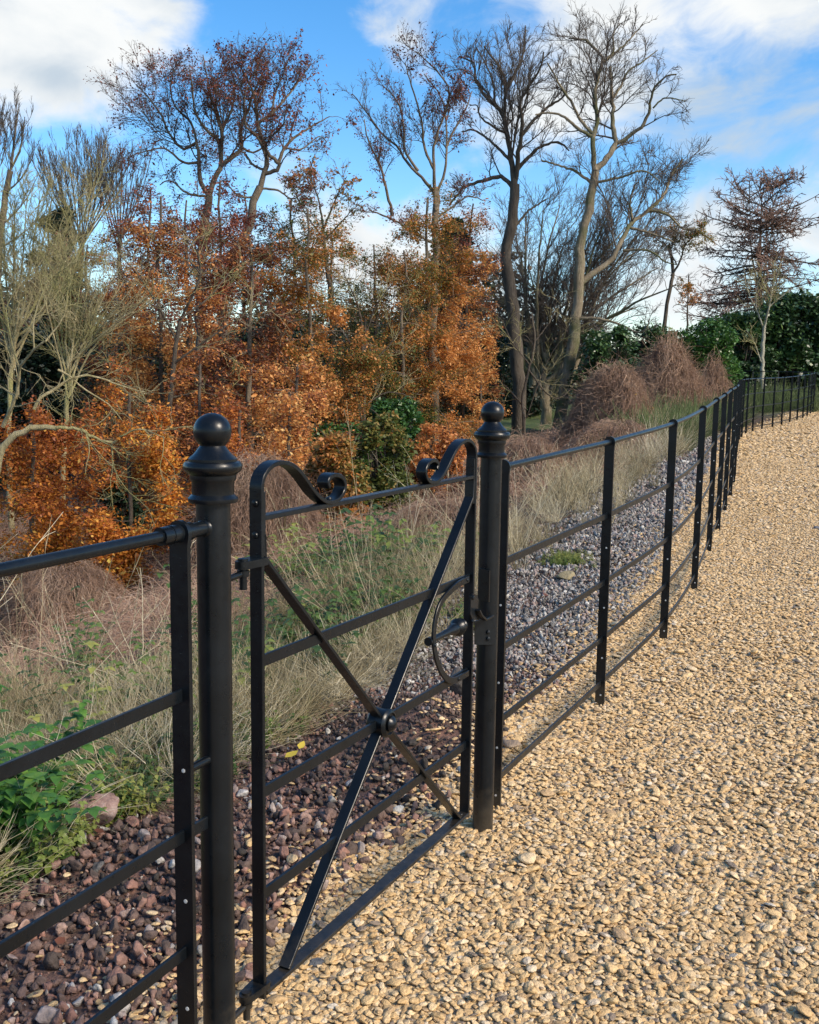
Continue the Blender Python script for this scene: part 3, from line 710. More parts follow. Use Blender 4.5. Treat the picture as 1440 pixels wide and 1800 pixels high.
def bare_tree(name, Y, limbs, label, cat, bark, twigbark, seed, dens=(2.2, 4, 7), ang=(.75, .7, .6), rel=(.42, .38, .42), up=.25, wig=.16, leafn=0, leafm=None, leafs=.07, group=None, skip=1, lay=.05, tmin=.004, leaf_low=None, flat=0, bend=0.03, l1min=.5, ends=True, bounds=None):
    r = np.random.default_rng(seed)
    P0, R0 = traced(limbs, Y, r)
    gh = float(H(P0[0, 0, 0], P0[0, 0, 1]))-.15
    if P0[0, 0, 2] > gh: P0[0, 0, 2] = gh; P0[0, 1] = P0[0, 0]*.5+P0[0, 2]*.5
    base = P0[0][0]; t = thing(name, (base[0], base[1], min(base[2], float(H(base[0], base[1])))), label, cat, group)
    dens = (dens[0]*1.5, dens[1]*1.8, dens[2]*2.1); tmin = tmin*.82; rel = (rel[0]*1.15, rel[1]*1.35, rel[2]*1.5); wig = wig*.85
    Pm = P0[skip:] if len(P0) > skip else P0; Rm = R0[skip:] if len(P0) > skip else R0
    g1, r1 = grow(Pm, Rm, dens[0], .18, 1, ang[0], rel[0], 8, wig, up, .40, r, lmin=l1min, lmax=3.5, rmin=tmin*1.8, flat=flat, bend=bend)
    g2, r2_ = grow(g1, r1, dens[1], .12, 1, ang[1], rel[1], 6, wig*1.1, up*.8, .6, r, lmin=.3, lmax=1.6, rmin=tmin*1.25, flat=flat, bend=bend)
    g3, r3_ = grow(g2, r2_, dens[2], .1, 1, ang[2], rel[2], 4, wig*1.2, up*.6, .7, r, lmin=.16, lmax=.8, rmin=tmin, flat=flat, bend=bend)
    T, TF = tubes([(P0, R0, 9)])
    T += T*0
    V, Fc = T-base_off(t), TF
    link('trunk', mesh_np('trunk', V, Fc, mats=[bark]), t)
    V, Fc = tubes([(g1, r1, 5), (g2, r2_, 4), (g3, r3_, 3)])
    link('crown', mesh_np('crown', V-base_off(t), Fc, mats=[twigbark]), t)
    if leafn:
        pts = leaf_points(np.concatenate([g3, g2[:, ::2][:, :1].repeat(4, 1)*0+g3[r.integers(0, len(g3), len(g2))]]), int(leafn*1.8), r, lay)
        cl = fbm3(pts, 1.5, seed)*.6+.45*r.normal(size=len(pts))
        if leaf_low is not None:
            z0, z1 = at(0, leaf_low[1], Y)[2], at(0, leaf_low[0], Y)[2]
            cl = cl-2.2*sstep(z0, z1, pts[:, 2])+.6
        o = np.argsort(-cl)[:leafn]; pts = pts[o]
        V, Fc = leaves(pts, leafs, r)
        tint = np.clip(.5+.22*fbm3(pts, .8, seed+1)+.16*r.normal(size=len(pts)), 0, 1)
        link('foliage', mesh_np('foliage', V-base_off(t), Fc, {'tint': ('FACE', tint)}, smooth=False, mats=[leafm]), t)
    return t
def base_off(t): return np.array(t.location)

def beech(name, px, pyb, Y, top, hw, label, seed, leafm, nleaf, bark, stem=16, group=None, dens=(5.2, 6.5), t0=.10, leafs=.075, tintb=.5, lean=0, spray=1., cat='tree'):
    "tree with a straight stem and level leafy sprays: px of stem, top pixel, crown half width in px"
    r = np.random.default_rng(seed)
    g = float(H(*at(px, pyb, Y)[:2])); b = at(px, pyb, Y); tp = at(px+lean, top, Y); b[2] = g-.1
    K = 14; tt = np.linspace(0, 1, K)[:, None]; P0 = (b*(1-tt)+tp*tt); P0[1:] += np.cumsum(r.normal(size=(K-1, 3))*np.array([.05, .05, 0]), 0)*(tp[2]-b[2])/8
    R0 = np.linspace(stem/2/F*Y, .02, K)[None]; P0 = P0[None]
    hh = tp[2]-b[2]; W_ = hw/F*Y
    t = thing(name, tuple(b), label, cat, group)
    n = int(hh*12*spray); tq = r.uniform(t0, .98, n); q = tq*(K-1); i = np.minimum(q.astype(int), K-2); f = (q-i)[:, None]
    pos = P0[0, i]*(1-f)+P0[0, i+1]*f; az = r.uniform(0, 6.28, n); ln = W_*np.interp(tq, [0, .3, .75, .9, 1], [.85, 1, .95, .62, .28])*r.uniform(.5, 1.15, n)
    d = np.stack([np.cos(az), np.sin(az), r.uniform(.05, .7, n)*(tq*.8+.2)], 1); d = nrm(d)
    g1 = np.zeros((n, 8, 3)); g1[:, 0] = pos
    for k in range(1, 8): d = nrm(d+r.normal(size=(n, 3))*.13+np.array([0, 0, -.045])); g1[:, k] = g1[:, k-1]+d*(ln/7)[:, None]
    r1 = np.maximum(ln*.012, .006)[:, None]*np.linspace(1, .3, 8)
    g2, r2_ = grow(g1, r1, dens[0], .15, 1, .8, .42, 5, .14, .0, .6, r, lmin=.3, lmax=1.5, rmin=.005, flat=.7, bend=-.03)
    g3, r3_ = grow(g2, r2_, dens[1], .1, 1, .75, .45, 4, .16, -.05, .7, r, lmin=.15, lmax=.7, rmin=.0035, flat=.6, bend=-.05)
    V, Fc = tubes([(P0, R0, 10)]); link('trunk', mesh_np('trunk', V-base_off(t), Fc, mats=[bark]), t)
    V, Fc = tubes([(g1, r1, 5), (g2, r2_, 4), (g3, r3_, 3)]); link('crown', mesh_np('crown', V-base_off(t), Fc, mats=[B_tan if seed % 3 else B_twig]), t)
    nleaf = int(nleaf*(.58 if 16 < Y < 24 else .85)); leafs *= .74
    pts = leaf_points(g3, int(nleaf*1.7), r, .07); cl = fbm3(pts*np.array([1, 1, 2.6]), 1.3, seed)*.45+.6*r.normal(size=len(pts)); pts = pts[np.argsort(-cl)[:nleaf]]
    V, Fc = leaves(pts, leafs, r, .35, .6)
    tint = np.clip(tintb-.04+.30*fbm3(pts, .7, seed+1)+.27*r.normal(size=len(pts))-.28*((pts[:, 2]-b[2])/hh-.4), 0, 1)
    link('foliage', mesh_np('foliage', V-base_off(t), Fc, {'tint': ('FACE', tint)}, smooth=False, mats=[leafm]), t)
    return t
def bush(name, px, pyb, Y, top, hw, label, seed, leafm, nleaf, leafs=.09, depth=None, cat='shrub', group=None, conic=0., gaps=.5, up=False):
    "leafy mass: branching stems, leaves in clumps over an uneven crown"
    r = np.random.default_rng(seed); b = at(px, pyb, Y); g = float(H(b[0], b[1])); top3 = at(px, top, Y)[2]; hh = top3-g; W_ = hw/F*Y; D_ = depth or W_
    t = thing(name, (b[0], b[1], g), label, cat, group)
    nc = 70; cz = r.uniform(.05, .95, nc); a = r.uniform(0, 6.28, nc); rad = np.sqrt(r.uniform(.1, 1, nc))*np.sqrt(np.clip(1-(np.abs(cz-.35)/.68)**2.2, .05, 1))*(1-conic*cz)
    C_ = np.stack([b[0]+W_*rad*np.cos(a)*.85, b[1]+D_*rad*np.sin(a)*.85, g+hh*cz*.93], 1); cr_ = r.uniform(.18, .34, nc)*min(W_, hh*.6)*(1-conic*.6*cz)
    k = r.integers(0, nc, nleaf); d = nrm(r.normal(size=(nleaf, 3))); rr = r.uniform(.35, 1, nleaf)**.5
    pts = C_[k]+d*(cr_[k]*rr)[:, None]*np.array([1, 1, .8])
    pts = pts*1.0; pts += fbm3(pts, 3., seed)[:, None]*d*.08*cr_[k][:, None]*2
    pts = pts[pts[:, 2] > g]
    # stems to the clumps
    P0 = np.zeros((nc, 7, 3)); s = np.linspace(0, 1, 7)[:, None]; root = np.array([b[0], b[1], g])+np.c_[r.normal(size=(nc, 2))*.12*W_, np.zeros(nc)][:, :]
    for i in range(nc):
        mid = root[i]*.45+C_[i]*.55; mid[2] -= .1*hh; P0[i] = (1-s)**2*root[i]+2*s*(1-s)*mid+s*s*C_[i]
    R0 = (np.full(nc, .012*hh)[:, None]*np.linspace(1, .3, 7))
    g2, r2_ = grow(P0, R0, 3.0, .4, 1, .8, .25, 5, .15, .1, .5, r, lmin=.3, lmax=.9, rmin=.006)
    V, Fc = tubes([(P0, R0, 6), (g2, r2_, 3)]); link('stems', mesh_np('stems', V-base_off(t), Fc, mats=[B_dark]), t)
    V, Fc = leaves(pts, leafs, r, .2, .45, .6)
    tint = np.clip(.45+.22*fbm3(pts, 1.3, seed+2)+.17*r.normal(size=len(pts))+.15*((pts[:, 2]-g)/hh-.5), 0, 1)
    link('foliage', mesh_np('foliage', V-base_off(t), Fc, {'tint': ('FACE', tint)}, smooth=False, mats=[leafm]), t)
    return t
# ------------------------------------------------------------------ the wood
# tall sycamore on the right of the pair
bare_tree('sycamore_tree', 31, [
 ([(980, 742), (1000, 640), (1012, 560), (1018, 500), (1022, 430), (1034, 375), (1042, 325), (1046, 300)], 23, 14),
 ([(1046, 300), (1044, 270), (1042, 240), (1050, 215), (1046, 170), (1053, 130), (1060, 108), (1050, 90), (1030, 72), (1000, 66)], 12, 4),
 ([(1060, 108), (1078, 92), (1078, 62), (1090, 40)], 6, 2),
 ([(1060, 110), (1088, 88), (1110, 66), (1130, 42)], 6, 2),
 ([(1046, 300), (1068, 278), (1080, 255), (1078, 220), (1076, 180), (1074, 140), (1072, 118)], 14, 5),
 ([(1076, 175), (1092, 150), (1104, 126), (1130, 108), (1156, 88)], 6, 2),
 ([(1080, 255), (1105, 240), (1128, 222), (1140, 200), (1148, 160), (1170, 135), (1190, 130)], 9, 3),
 ([(1148, 190), (1170, 172), (1205, 178)], 4, 2),
 ([(1042, 240), (1015, 225), (990, 205), (965, 198), (940, 202)], 8, 3),
 ([(1042, 235), (1020, 210), (1005, 180), (985, 150), (962, 110)], 7, 3),
 ([(1044, 325), (1010, 300), (980, 290), (950, 280)], 7, 3),
 ([(1050, 320), (1090, 312), (1130, 300), (1160, 318)], 6, 2),
 ([(1018, 500), (1045, 480), (1075, 455), (1095, 420), (1110, 390), (1140, 370), (1165, 345), (1178, 310), (1200, 280)], 13, 4),
 ([(1112, 388), (1108, 350), (1120, 320)], 6, 3),
 ([(1140, 368), (1175, 378), (1200, 402), (1222, 400)], 7, 3),
 ([(1108, 400), (1150, 412), (1185, 425)], 6, 3),
 ([(1095, 440), (1140, 440), (1170, 460), (1190, 465)], 6, 2),
 ([(1010, 560), (1050, 560), (1090, 570), (1125, 585), (1140, 570)], 7, 3),
], 'tall bare sycamore with pale lit trunk and high flat topped crown', 'tree', B_syc, B_twig, 11, dens=(2.4, 4.6, 7), leafn=0, up=.3, wig=.2, tmin=.0075, rel=(.42, .40, .45))
# its neighbour
bare_tree('sycamore_tree', 33, [
 ([(912, 740), (912, 690), (908, 620), (904, 560), (894, 490), (890, 440), (900, 390), (905, 350), (905, 325)], 26, 16),
 ([(905, 335), (899, 280), (892, 235), (884, 205), (872, 185), (852, 168), (836, 140), (832, 110), (806, 100)], 14, 3),
 ([(886, 210), (888, 180), (890, 150), (880, 120), (862, 96), (850, 80)], 8, 3),
 ([(890, 160), (905, 130), (918, 100), (922, 70), (924, 45)], 7, 2),
 ([(905, 335), (912, 265), (918, 220), (916, 180), (930, 150), (950, 120), (955, 90)], 11, 3),
 ([(914, 240), (940, 210), (968, 185), (990, 170), (998, 150)], 8, 3),
 ([(896, 280), (870, 255), (850, 238), (830, 228), (812, 232)], 7, 3),
 ([(892, 235), (866, 222), (845, 205), (838, 185), (826, 186)], 6, 2),
 ([(902, 330), (880, 310), (850, 318), (820, 328), (802, 345), (790, 360)], 10, 4),
 ([(908, 300), (930, 275), (955, 255), (985, 250), (1000, 265)], 9, 3),
 ([(870, 185), (868, 150), (858, 120), (838, 84)], 6, 2),
 ([(904, 400), (930, 370), (960, 350)], 6, 3),
 ([(895, 490), (860, 470), (845, 440)], 5, 2),
], 'tall bare sycamore with a dark sinuous trunk and spiky crown', 'tree', B_dark, B_twig, 12, dens=(2.4, 4.4, 6.5), up=.5, wig=.2, tmin=.0075)
# many stemmed tree between and behind
ms = [([(960, 740), (958, 680), (955, 640)], 20, 12)]
rr = np.random.default_rng(5)
for i, (x1, y1) in enumerate([(860, 470), (905, 400), (925, 380), (955, 370), (985, 360), (930, 470), (1000, 400), (1060, 380), (1100, 400), (1130, 430), (1160, 470), (1190, 500), (880, 560), (1120, 540), (1080, 340), (1150, 380)]):
    x0 = 930+i*4; xm = x0*.6+x1*.4+rr.uniform(-10, 10)
    ms.append(([(x0, 700-rr.uniform(0, 60)), (x0*.85+x1*.15, 640), (xm, (y1+620)/2), (x1, y1)], 11, 2))
bare_tree('multi_stemmed_tree', 35, ms, 'many stemmed bare tree fanning out between and behind the two tall sycamores', 'tree', B_syc, B_twig, 13, dens=(1.7, 3.0, 5), up=.3, wig=.16, tmin=.0075)
# crooked lower tree to the left of the sycamores
bare_tree('bare_tree', 27, [
 ([(925, 745), (918, 700), (930, 650), (940, 600), (935, 550)], 6, 3), ([(930, 650), (960, 690), (985, 700), (1010, 675)], 4, 2), ([(930, 640), (900, 600), (880, 560), (850, 540)], 3, 1),
 ([(925, 720), (890, 680), (860, 660), (840, 640)], 4, 1), ([(940, 600), (970, 560), (980, 520)], 3, 1), ([(925, 735), (960, 640), (990, 590), (1000, 560)], 3, 1)],
 'small mossy crooked tree in front of the sycamore trunks', 'tree', B_dark, B_olive, 14, dens=(2.4, 4, 5), up=.1, wig=.2, tmin=.004)

# the two big beeches on the left
bare_tree('beech_tree', 23, [
 ([(352, 800), (350, 640), (352, 520), (356, 430), (368, 345)], 19, 13),
 ([(368, 345), (376, 318), (388, 292), (389, 260), (390, 230), (382, 200), (368, 165), (362, 120), (356, 96)], 12, 2),
 ([(388, 290), (410, 275), (425, 258), (424, 225), (438, 190), (445, 165), (462, 130)], 10, 3),
 ([(368, 345), (352, 318), (350, 285), (346, 250), (325, 262), (300, 240), (285, 205), (262, 172), (240, 148)], 10, 2),
 ([(350, 285), (322, 285), (292, 262), (262, 264), (240, 270)], 6, 2),
 ([(346, 250), (335, 215), (310, 190), (300, 160), (302, 130)], 6, 2),
 ([(389, 250), (360, 225), (342, 190), (338, 150), (332, 118)], 7, 2),
 ([(366, 345), (330, 340), (300, 318), (280, 325)], 6, 2),
 ([(390, 230), (408, 190), (412, 150), (402, 110)], 6, 2), ([(425, 258), (445, 268), (470, 250), (480, 220)], 5, 2)],
 'big beech with crooked limbs and dark rusty leaves, left one of the leaning pair', 'tree', B_beech, B_twig, 21, dens=(3.4, 5, 7.5), up=.25, wig=.2, tmin=.005, leafn=8000, leafm=L_rust, leafs=.05, leaf_low=(200, 420))
bare_tree('beech_tree', 22, [
 ([(384, 790), (388, 690), (390, 600), (396, 520), (412, 460), (432, 410), (446, 360), (458, 330)], 20, 13),
 ([(458, 330), (466, 300), (470, 280), (462, 250), (452, 215), (450, 185), (440, 150), (425, 120), (405, 96)], 12, 2),
 ([(462, 305), (487, 298), (488, 285), (474, 272), (462, 252)], 9, 7),
 ([(490, 288), (500, 260), (525, 236), (555, 218), (580, 205)], 8, 2),
 ([(455, 215), (478, 200), (500, 175), (520, 150), (545, 112)], 7, 2),
 ([(450, 190), (465, 150), (470, 120), (462, 98)], 6, 2), ([(478, 200), (485, 160), (500, 125), (508, 100)], 5, 2),
 ([(466, 300), (445, 290), (430, 270), (418, 262)], 6, 3), ([(470, 280), (452, 240), (432, 220), (430, 170), (445, 130)], 6, 2),
 ([(452, 345), (420, 345), (395, 318), (385, 322)], 5, 2), ([(458, 330), (490, 335), (515, 350), (540, 330)], 5, 2), ([(500, 260), (530, 262), (560, 240), (575, 250)], 4, 2)],
 'big beech with pale lit trunk and zigzag fork, right one of the leaning pair', 'tree', B_beech, B_twig, 22, dens=(3.4, 5, 7.5), up=.25, wig=.2, tmin=.005, leafn=5000, leafm=L_rust, leafs=.055, leaf_low=(230, 430))
# middle beech, upswept limbs
bare_tree('beech_tree', 27, [
 ([(764, 770), (762, 680), (760, 600), (764, 520), (766, 440), (766, 385), (764, 330)], 19, 11),
 ([(766, 370), (764, 330), (762, 280), (768, 240), (782, 200), (790, 160), (770, 128), (735, 92)], 8, 2),
 ([(764, 340), (740, 310), (715, 285), (700, 260), (672, 235), (650, 205), (620, 165)], 7, 2),
 ([(766, 345), (782, 300), (785, 250), (784, 210), (775, 170), (745, 130)], 6, 2),
 ([(735, 300), (712, 265), (710, 225), (700, 180), (672, 150)], 6, 2),
 ([(764, 300), (745, 255), (742, 215), (728, 165), (712, 110)], 6, 2),
 ([(784, 260), (800, 225), (820, 190), (830, 160)], 5, 2),
 ([(690, 380), (680, 335), (668, 290), (648, 250), (640, 210)], 7, 2),
 ([(766, 385), (800, 360), (825, 345), (850, 352)], 5, 2), ([(766, 430), (730, 410), (690, 385), (650, 370)], 6, 3), ([(766, 470), (800, 450), (840, 470)], 5, 2), ([(764, 520), (720, 500), (670, 490)], 5, 2)],
 'slender beech with fine upswept purple twigs and straight stem above the gate', 'tree', B_beech, B_twig, 23, dens=(3.6, 5, 7.5), rel=(.25, .36, .42), up=.35, wig=.13, tmin=.0055, leafn=7500, leafm=L_rust, leafs=.055, leaf_low=(170, 480))

# copper leaf masses
CG = 'copper leaved beeches in the wood'
beech('copper_beech', 765, 770, 25, 345, 105, 'copper leaved young beech with layered sprays around the middle straight stem', 31, L_mix, 43500, B_beech, 14, CG, tintb=.80)
beech('copper_beech', 700, 790, 24, 440, 90, 'green and rust coloured young beech left of the middle stem', 32, L_mix, 24650, B_beech, 9, CG, tintb=.45)
beech('copper_beech', 812, 770, 28, 360, 62, 'narrow russet beech right of the middle stem beside the dark sinuous trunk', 33, L_copper, 24650, B_dark, 9, CG, tintb=.42)
beech('copper_beech', 440, 830, 18, 420, 135, 'large bright orange beech whose sprays hang above the gate scroll', 34, L_copper, 60900, B_beech, 14, CG, tintb=.60)
beech('copper_beech', 545, 830, 20, 370, 95, 'tawny green beech right of the pale lit trunk', 35, L_mix, 37700, B_beech, 10, CG, tintb=.78)
beech('copper_beech', 290, 850, 19, 345, 105, 'rusty red beech in the middle of the left wood', 36, L_copper, 49300, B_dark, 10, CG, tintb=.36)
beech('copper_beech', 385, 850, 20.5, 320, 95, 'red brown beech crown just beneath the forks of the leaning pair', 37, L_rust, 34800, B_dark, 9, CG, tintb=.85)
beech('copper_beech', 200, 870, 21, 400, 75, 'dark red beech behind the tan twigs on the left', 38, L_copper, 21750, B_dark, 9, CG, tintb=.34)
beech('copper_beech', 232, 960, 12.5, 690, 92, 'low golden orange beech sapling behind the near left rail', 39, L_gold, 24650, B_dark, 9, CG, tintb=.36, leafs=.065)
beech('copper_beech', 60, 990, 12.8, 720, 85, 'low amber beech at the left edge behind the top rail', 40, L_gold, 18850, B_dark, 12, CG, tintb=.42, leafs=.065)
beech('copper_beech', 140, 960, 14, 740, 80, 'orange beech sapling between the two amber ones at lower left', 41, L_gold, 15950, B_dark, 10, CG, tintb=.42, leafs=.065)
beech('copper_beech', 640, 840, 21, 560, 70, 'small olive and rust beech over the hollow', 42, L_mix, 21750, B_dark, 7, CG, tintb=.42)
beech('copper_beech', 845, 790, 27, 560, 40, 'little russet beech at the foot of the dark sinuous trunk', 43, L_copper, 10150, B_dark, 6, CG, tintb=.5)

beech('copper_beech', 330, 840, 26, 350, 130, 'broad brown beech far behind the rusty red one', 44, L_copper, 40000, B_dark, 14, CG, tintb=.28)
beech('copper_beech', 520, 830, 27, 350, 120, 'broad olive brown beech far behind the bright orange one', 45, L_mix, 36000, B_dark, 14, CG, tintb=.45)
beech('copper_beech', 150, 880, 27, 430, 110, 'broad dull beech far behind the tan twigs', 46, L_mix, 26000, B_dark, 14, CG, tintb=.6)
beech('copper_beech', 670, 820, 30, 430, 90, 'broad dull green beech far behind the hollow', 47, L_mix, 22000, B_dark, 12, CG, tintb=.3)
beech('copper_beech', 340, 900, 15, 640, 80, 'orange beech sapling hanging behind the near ball finial', 48, L_copper, 18000, B_dark, 8, CG, tintb=.62, leafs=.07)
beech('copper_beech', 520, 880, 15.5, 640, 70, 'orange beech sapling drooping behind the left gate scroll', 49, L_copper, 15000, B_dark, 8, CG, tintb=.66, leafs=.07)
beech('copper_beech', 250, 840, 29, 330, 100, 'tall thin leaved rust beech at the back of the left wood', 56, L_rust, 22000, B_dark, 11, CG, tintb=.75, leafs=.085)
beech('copper_beech', 420, 840, 29, 335, 100, 'tall thin leaved rust beech at the back behind the leaning pair', 57, L_rust, 22000, B_dark, 11, CG, tintb=.8, leafs=.085)
beech('copper_beech', 590, 830, 31, 400, 80, 'thin russet beech at the back of the gap left of the middle beech', 58, L_copper, 15000, B_dark, 11, CG, tintb=.3, leafs=.085)
beech('copper_beech', 80, 880, 29, 430, 90, 'thin brown beech at the back behind the left edge twigs', 59, L_rust, 14000, B_dark, 11, CG, tintb=.6, leafs=.085)
beech('copper_beech', 505, 900, 13.5, 690, 72, 'orange beech sapling low behind the left gate scroll', 60, L_copper, 15000, B_dark, 7, CG, tintb=.66, leafs=.065)
beech('copper_beech', 430, 900, 13, 720, 60, 'golden beech sapling low between the ball finial and the gate scroll', 65, L_gold, 11000, B_dark, 7, CG, tintb=.35, leafs=.065)
bush('hazel_bush', 590, 930, 12.5, 745, 58, 'yellow green bush filling the hollow behind the gate top rail', 66, L_mix, 9000, .055)
bush('hazel_bush', 668, 930, 13.5, 705, 60, 'olive green bush in the hollow left of the right gate scroll', 67, L_mix, 10000, .058)
bush('hazel_bush', 765, 870, 15, 735, 58, 'rusty scrubby bush behind the right gate scroll', 68, L_copper, 6000, .055)
# tan twiggy trees in the left foreground
bare_tree('lichened_tree', 11.6, [
 ([(-40, 960), (-20, 880), (5, 790), (45, 755), (100, 752)], 19, 9),
 ([(100, 752), (140, 755), (170, 772), (200, 778)], 8, 6), ([(200, 778), (222, 762), (250, 755), (290, 770)], 5, 2), ([(196, 776), (200, 820), (215, 850), (240, 880)], 4, 1),
 ([(5, 750), (30, 690), (35, 650), (60, 615), (80, 600)], 9, 4), ([(60, 720), (70, 700), (95, 685), (122, 668), (160, 660), (220, 680), (255, 690)], 8, 2),
 ([(102, 650), (120, 660), (150, 685), (190, 710), (215, 740)], 5, 2), ([(30, 700), (0, 680), (-30, 690)], 5, 2), ([(80, 600), (110, 560), (120, 520)], 4, 1.5), ([(35, 650), (20, 600), (10, 540)], 5, 2), ([(60, 615), (60, 560), (80, 500)], 4, 1)],
 'lichen covered tree reaching pale bent limbs in from the left edge', 'tree', B_olive, B_olive, 51, dens=(3.6, 4.6, 5), up=.0, wig=.24, tmin=.0035, rel=(.5, .45, .5), l1min=.6)
lt2 = [([(110, 900), (112, 800), (118, 700), (122, 620)], 10, 7)]
rr = np.random.default_rng(9)
for i in range(13): 
    x1 = 60+i*18; lt2.append(([(120, 700-i % 4*20), (118+(x1-120)*.35, 600), (x1+rr.uniform(-8, 8), 450+abs(x1-150)*.35+rr.uniform(-20, 30))], 5, 1.5))
bare_tree('twiggy_tree', 15, lt2, 'dense tan twiggy tree with many upright fine stems on the left', 'tree', B_olive, B_olive, 52, dens=(3.0, 4.2, 5), up=.28, wig=.2, tmin=.0038, rel=(.42, .42, .45))
lt3 = [([(20, 930), (15, 780), (20, 640), (25, 560)], 11, 7)]
for i in range(11):
    x1 = -40+i*22; lt3.append(([(22, 640-i % 4*22), (22+(x1-22)*.4, 540), (x1, 330+abs(x1-80)*.5+rr.uniform(-20, 40))], 6, 1.5))
bare_tree('twiggy_tree', 18, lt3, 'grey green twiggy tree rising at the left edge below the bare tops', 'tree', B_olive, B_olive, 53, dens=(3.2, 4.6, 6), up=.3, wig=.18, tmin=.0045)
lt4 = [([(300, 860), (298, 760), (305, 640), (318, 560)], 10, 7), ([(318, 560), (345, 505), (352, 470), (340, 420)], 6, 2), ([(310, 600), (280, 540), (240, 480), (205, 445)], 6, 2), ([(318, 560), (370, 520), (410, 470)], 5, 2), ([(305, 640), (360, 600), (420, 560), (480, 540)], 5, 1.5), ([(300, 700), (350, 690), (400, 700)], 4, 1.5), ([(300, 730), (250, 700), (210, 690)], 4, 1.5), ([(352, 480), (330, 450), (335, 400)], 4, 1.5), ([(300, 740), (340, 780), (345, 830)], 4, 1.5)]
bare_tree('twiggy_tree', 15.5, lt4, 'bare olive twigged tree in front of the rusty red beech', 'tree', B_dark, B_olive, 54, dens=(3.6, 5, 6), up=.05, wig=.2, tmin=.0036)
lt5 = [([(640, 850), (640, 760), (625, 680), (640, 600)], 9, 6), ([(640, 640), (600, 580), (560, 520), (520, 500)], 5, 1.5), ([(635, 660), (690, 600), (720, 560)], 5, 1.5), ([(640, 600), (630, 540), (600, 470)], 5, 1.5), ([(628, 690), (580, 660), (540, 650)], 4, 1.5), ([(632, 720), (680, 690), (730, 700)], 4, 1.5), ([(640, 600), (660, 540), (690, 500)], 4, 1.5)]
bare_tree('twiggy_tree', 21, lt5, 'grey twigged bare tree over the hollow between the beeches', 'tree', B_dark, B_olive, 55, dens=(3.2, 5, 6), up=.1, wig=.2, tmin=.0048)

# bare tops on the skyline, left
bare_tree('poplar_tree', 34, [
 ([(-30, 720), (-10, 560), (0, 420), (10, 340), (18, 300)], 16, 9), ([(10, 340), (20, 290), (26, 240), (32, 190)], 6, 2), ([(0, 400), (-8, 330), (-2, 260), (-4, 200)], 6, 2), ([(18, 300), (36, 260), (44, 205)], 5, 1.5), ([(10, 340), (40, 310), (60, 270)], 4, 1.5), ([(0, 400), (30, 370), (60, 330)], 4, 1.5), ([(-4, 440), (40, 410), (75, 380)], 4, 1.5)],
 'narrow upright bare tree cut by the left edge of the skyline', 'tree', B_beech, B_twig, 61, dens=(3, 4, 6), up=.7, wig=.1, tmin=.007, ang=(.45, .45, .4))
fan = [([(140, 700), (140, 560), (142, 460), (145, 420)], 12, 8)]
for i in range(15):
    x1 = 60+i*12.5; fan.append(([(143, 440-rr.uniform(0, 20)), (143+(x1-143)*.55, 360), (x1+(x1-143)*.12, 258+abs(x1-150)*.25+rr.uniform(-14, 18))], 3.6, 1.2))
bare_tree('bare_tree', 36, fan, 'bare tree with fan of fine straight grey twigs on the left skyline', 'tree', B_dark, B_twig, 62, dens=(2.6, 3.6, 5), up=.65, wig=.08, tmin=.0068, ang=(.35, .4, .35), rel=(.38, .4, .4))
fan3 = [([(215, 700), (212, 560), (210, 460), (208, 420)], 11, 7)]
for i in range(11):
    x1 = 160+i*11; fan3.append(([(209, 440-rr.uniform(0, 20)), (209+(x1-209)*.5, 370), (x1, 272+rr.uniform(-14, 24))], 3.2, 1.2))
bare_tree('bare_tree', 37, fan3, 'bare tree with thin grey twigs between the skyline fan and the leaning beeches', 'tree', B_dark, B_twig, 64, dens=(1.8, 2.6, 3.6), up=.6, wig=.09, tmin=.0065, ang=(.35, .4, .35), rel=(.38, .4, .4))
fan2 = [([(585, 640), (580, 520), (570, 430), (568, 400)], 10, 6), ([(568, 400), (560, 350), (545, 310), (550, 280)], 5, 1.5), ([(570, 400), (590, 350), (610, 310)], 5, 1.5), ([(570, 420), (540, 380), (520, 340)], 4, 1.5), ([(572, 420), (600, 390), (628, 360)], 4, 1.5)]
bare_tree('bare_tree', 30, fan2, 'small bare tree in the gap between the left pair and the middle beech', 'tree', B_dark, B_twig, 63, dens=(3, 4, 6), up=.3, wig=.16, tmin=.006, leafn=1500, leafm=L_mix, leafs=.09)

# evergreens and understorey
EG = 'dark evergreens behind the wood'
bush('pine_tree', 105, 700, 30, 318, 66, 'dark green conifer top showing above the tan twigs on the left', 71, L_dark, 26000, .11, cat='tree', conic=.3)
bush('yew_tree', 60, 900, 22, 560, 110, 'dark yew behind the tan twigs at the left edge', 72, L_dark, 22000, .10, cat='tree', group=EG)
bush('yew_tree', 250, 880, 24, 580, 120, 'dark yew behind the orange leaves left of centre', 73, L_dark, 24000, .10, cat='tree', group=EG)
bush('holly_bush', 210, 985, 14.5, 830, 45, 'very dark evergreen bush low down behind the near left rail', 74, L_dark, 11000, .07)
bush('yew_tree', 480, 850, 25, 560, 130, 'dark yew in the shade behind the bright orange beech', 75, L_dark, 24000, .10, cat='tree', group=EG)
bush('holly_bush', 690, 860, 19, 690, 70, 'yellow green holly bush in the hollow above the gate rail', 76, L_bright, 12000, .075)
bush('holly_bush', 600, 870, 17.5, 735, 62, 'green bush in the hollow right of the gate scroll', 77, L_bright, 10000, .07)
bush('holly_bush', 605, 935, 13.0, 868, 52, 'very dark low bush in the hollow just under the gate top rail', 78, L_dark, 8000, .06)
bush('fir_tree', 795, 740, 33, 345, 52, 'dark fir peeping out behind the middle beech', 79, L_dark, 20000, .12, cat='tree', conic=.35)
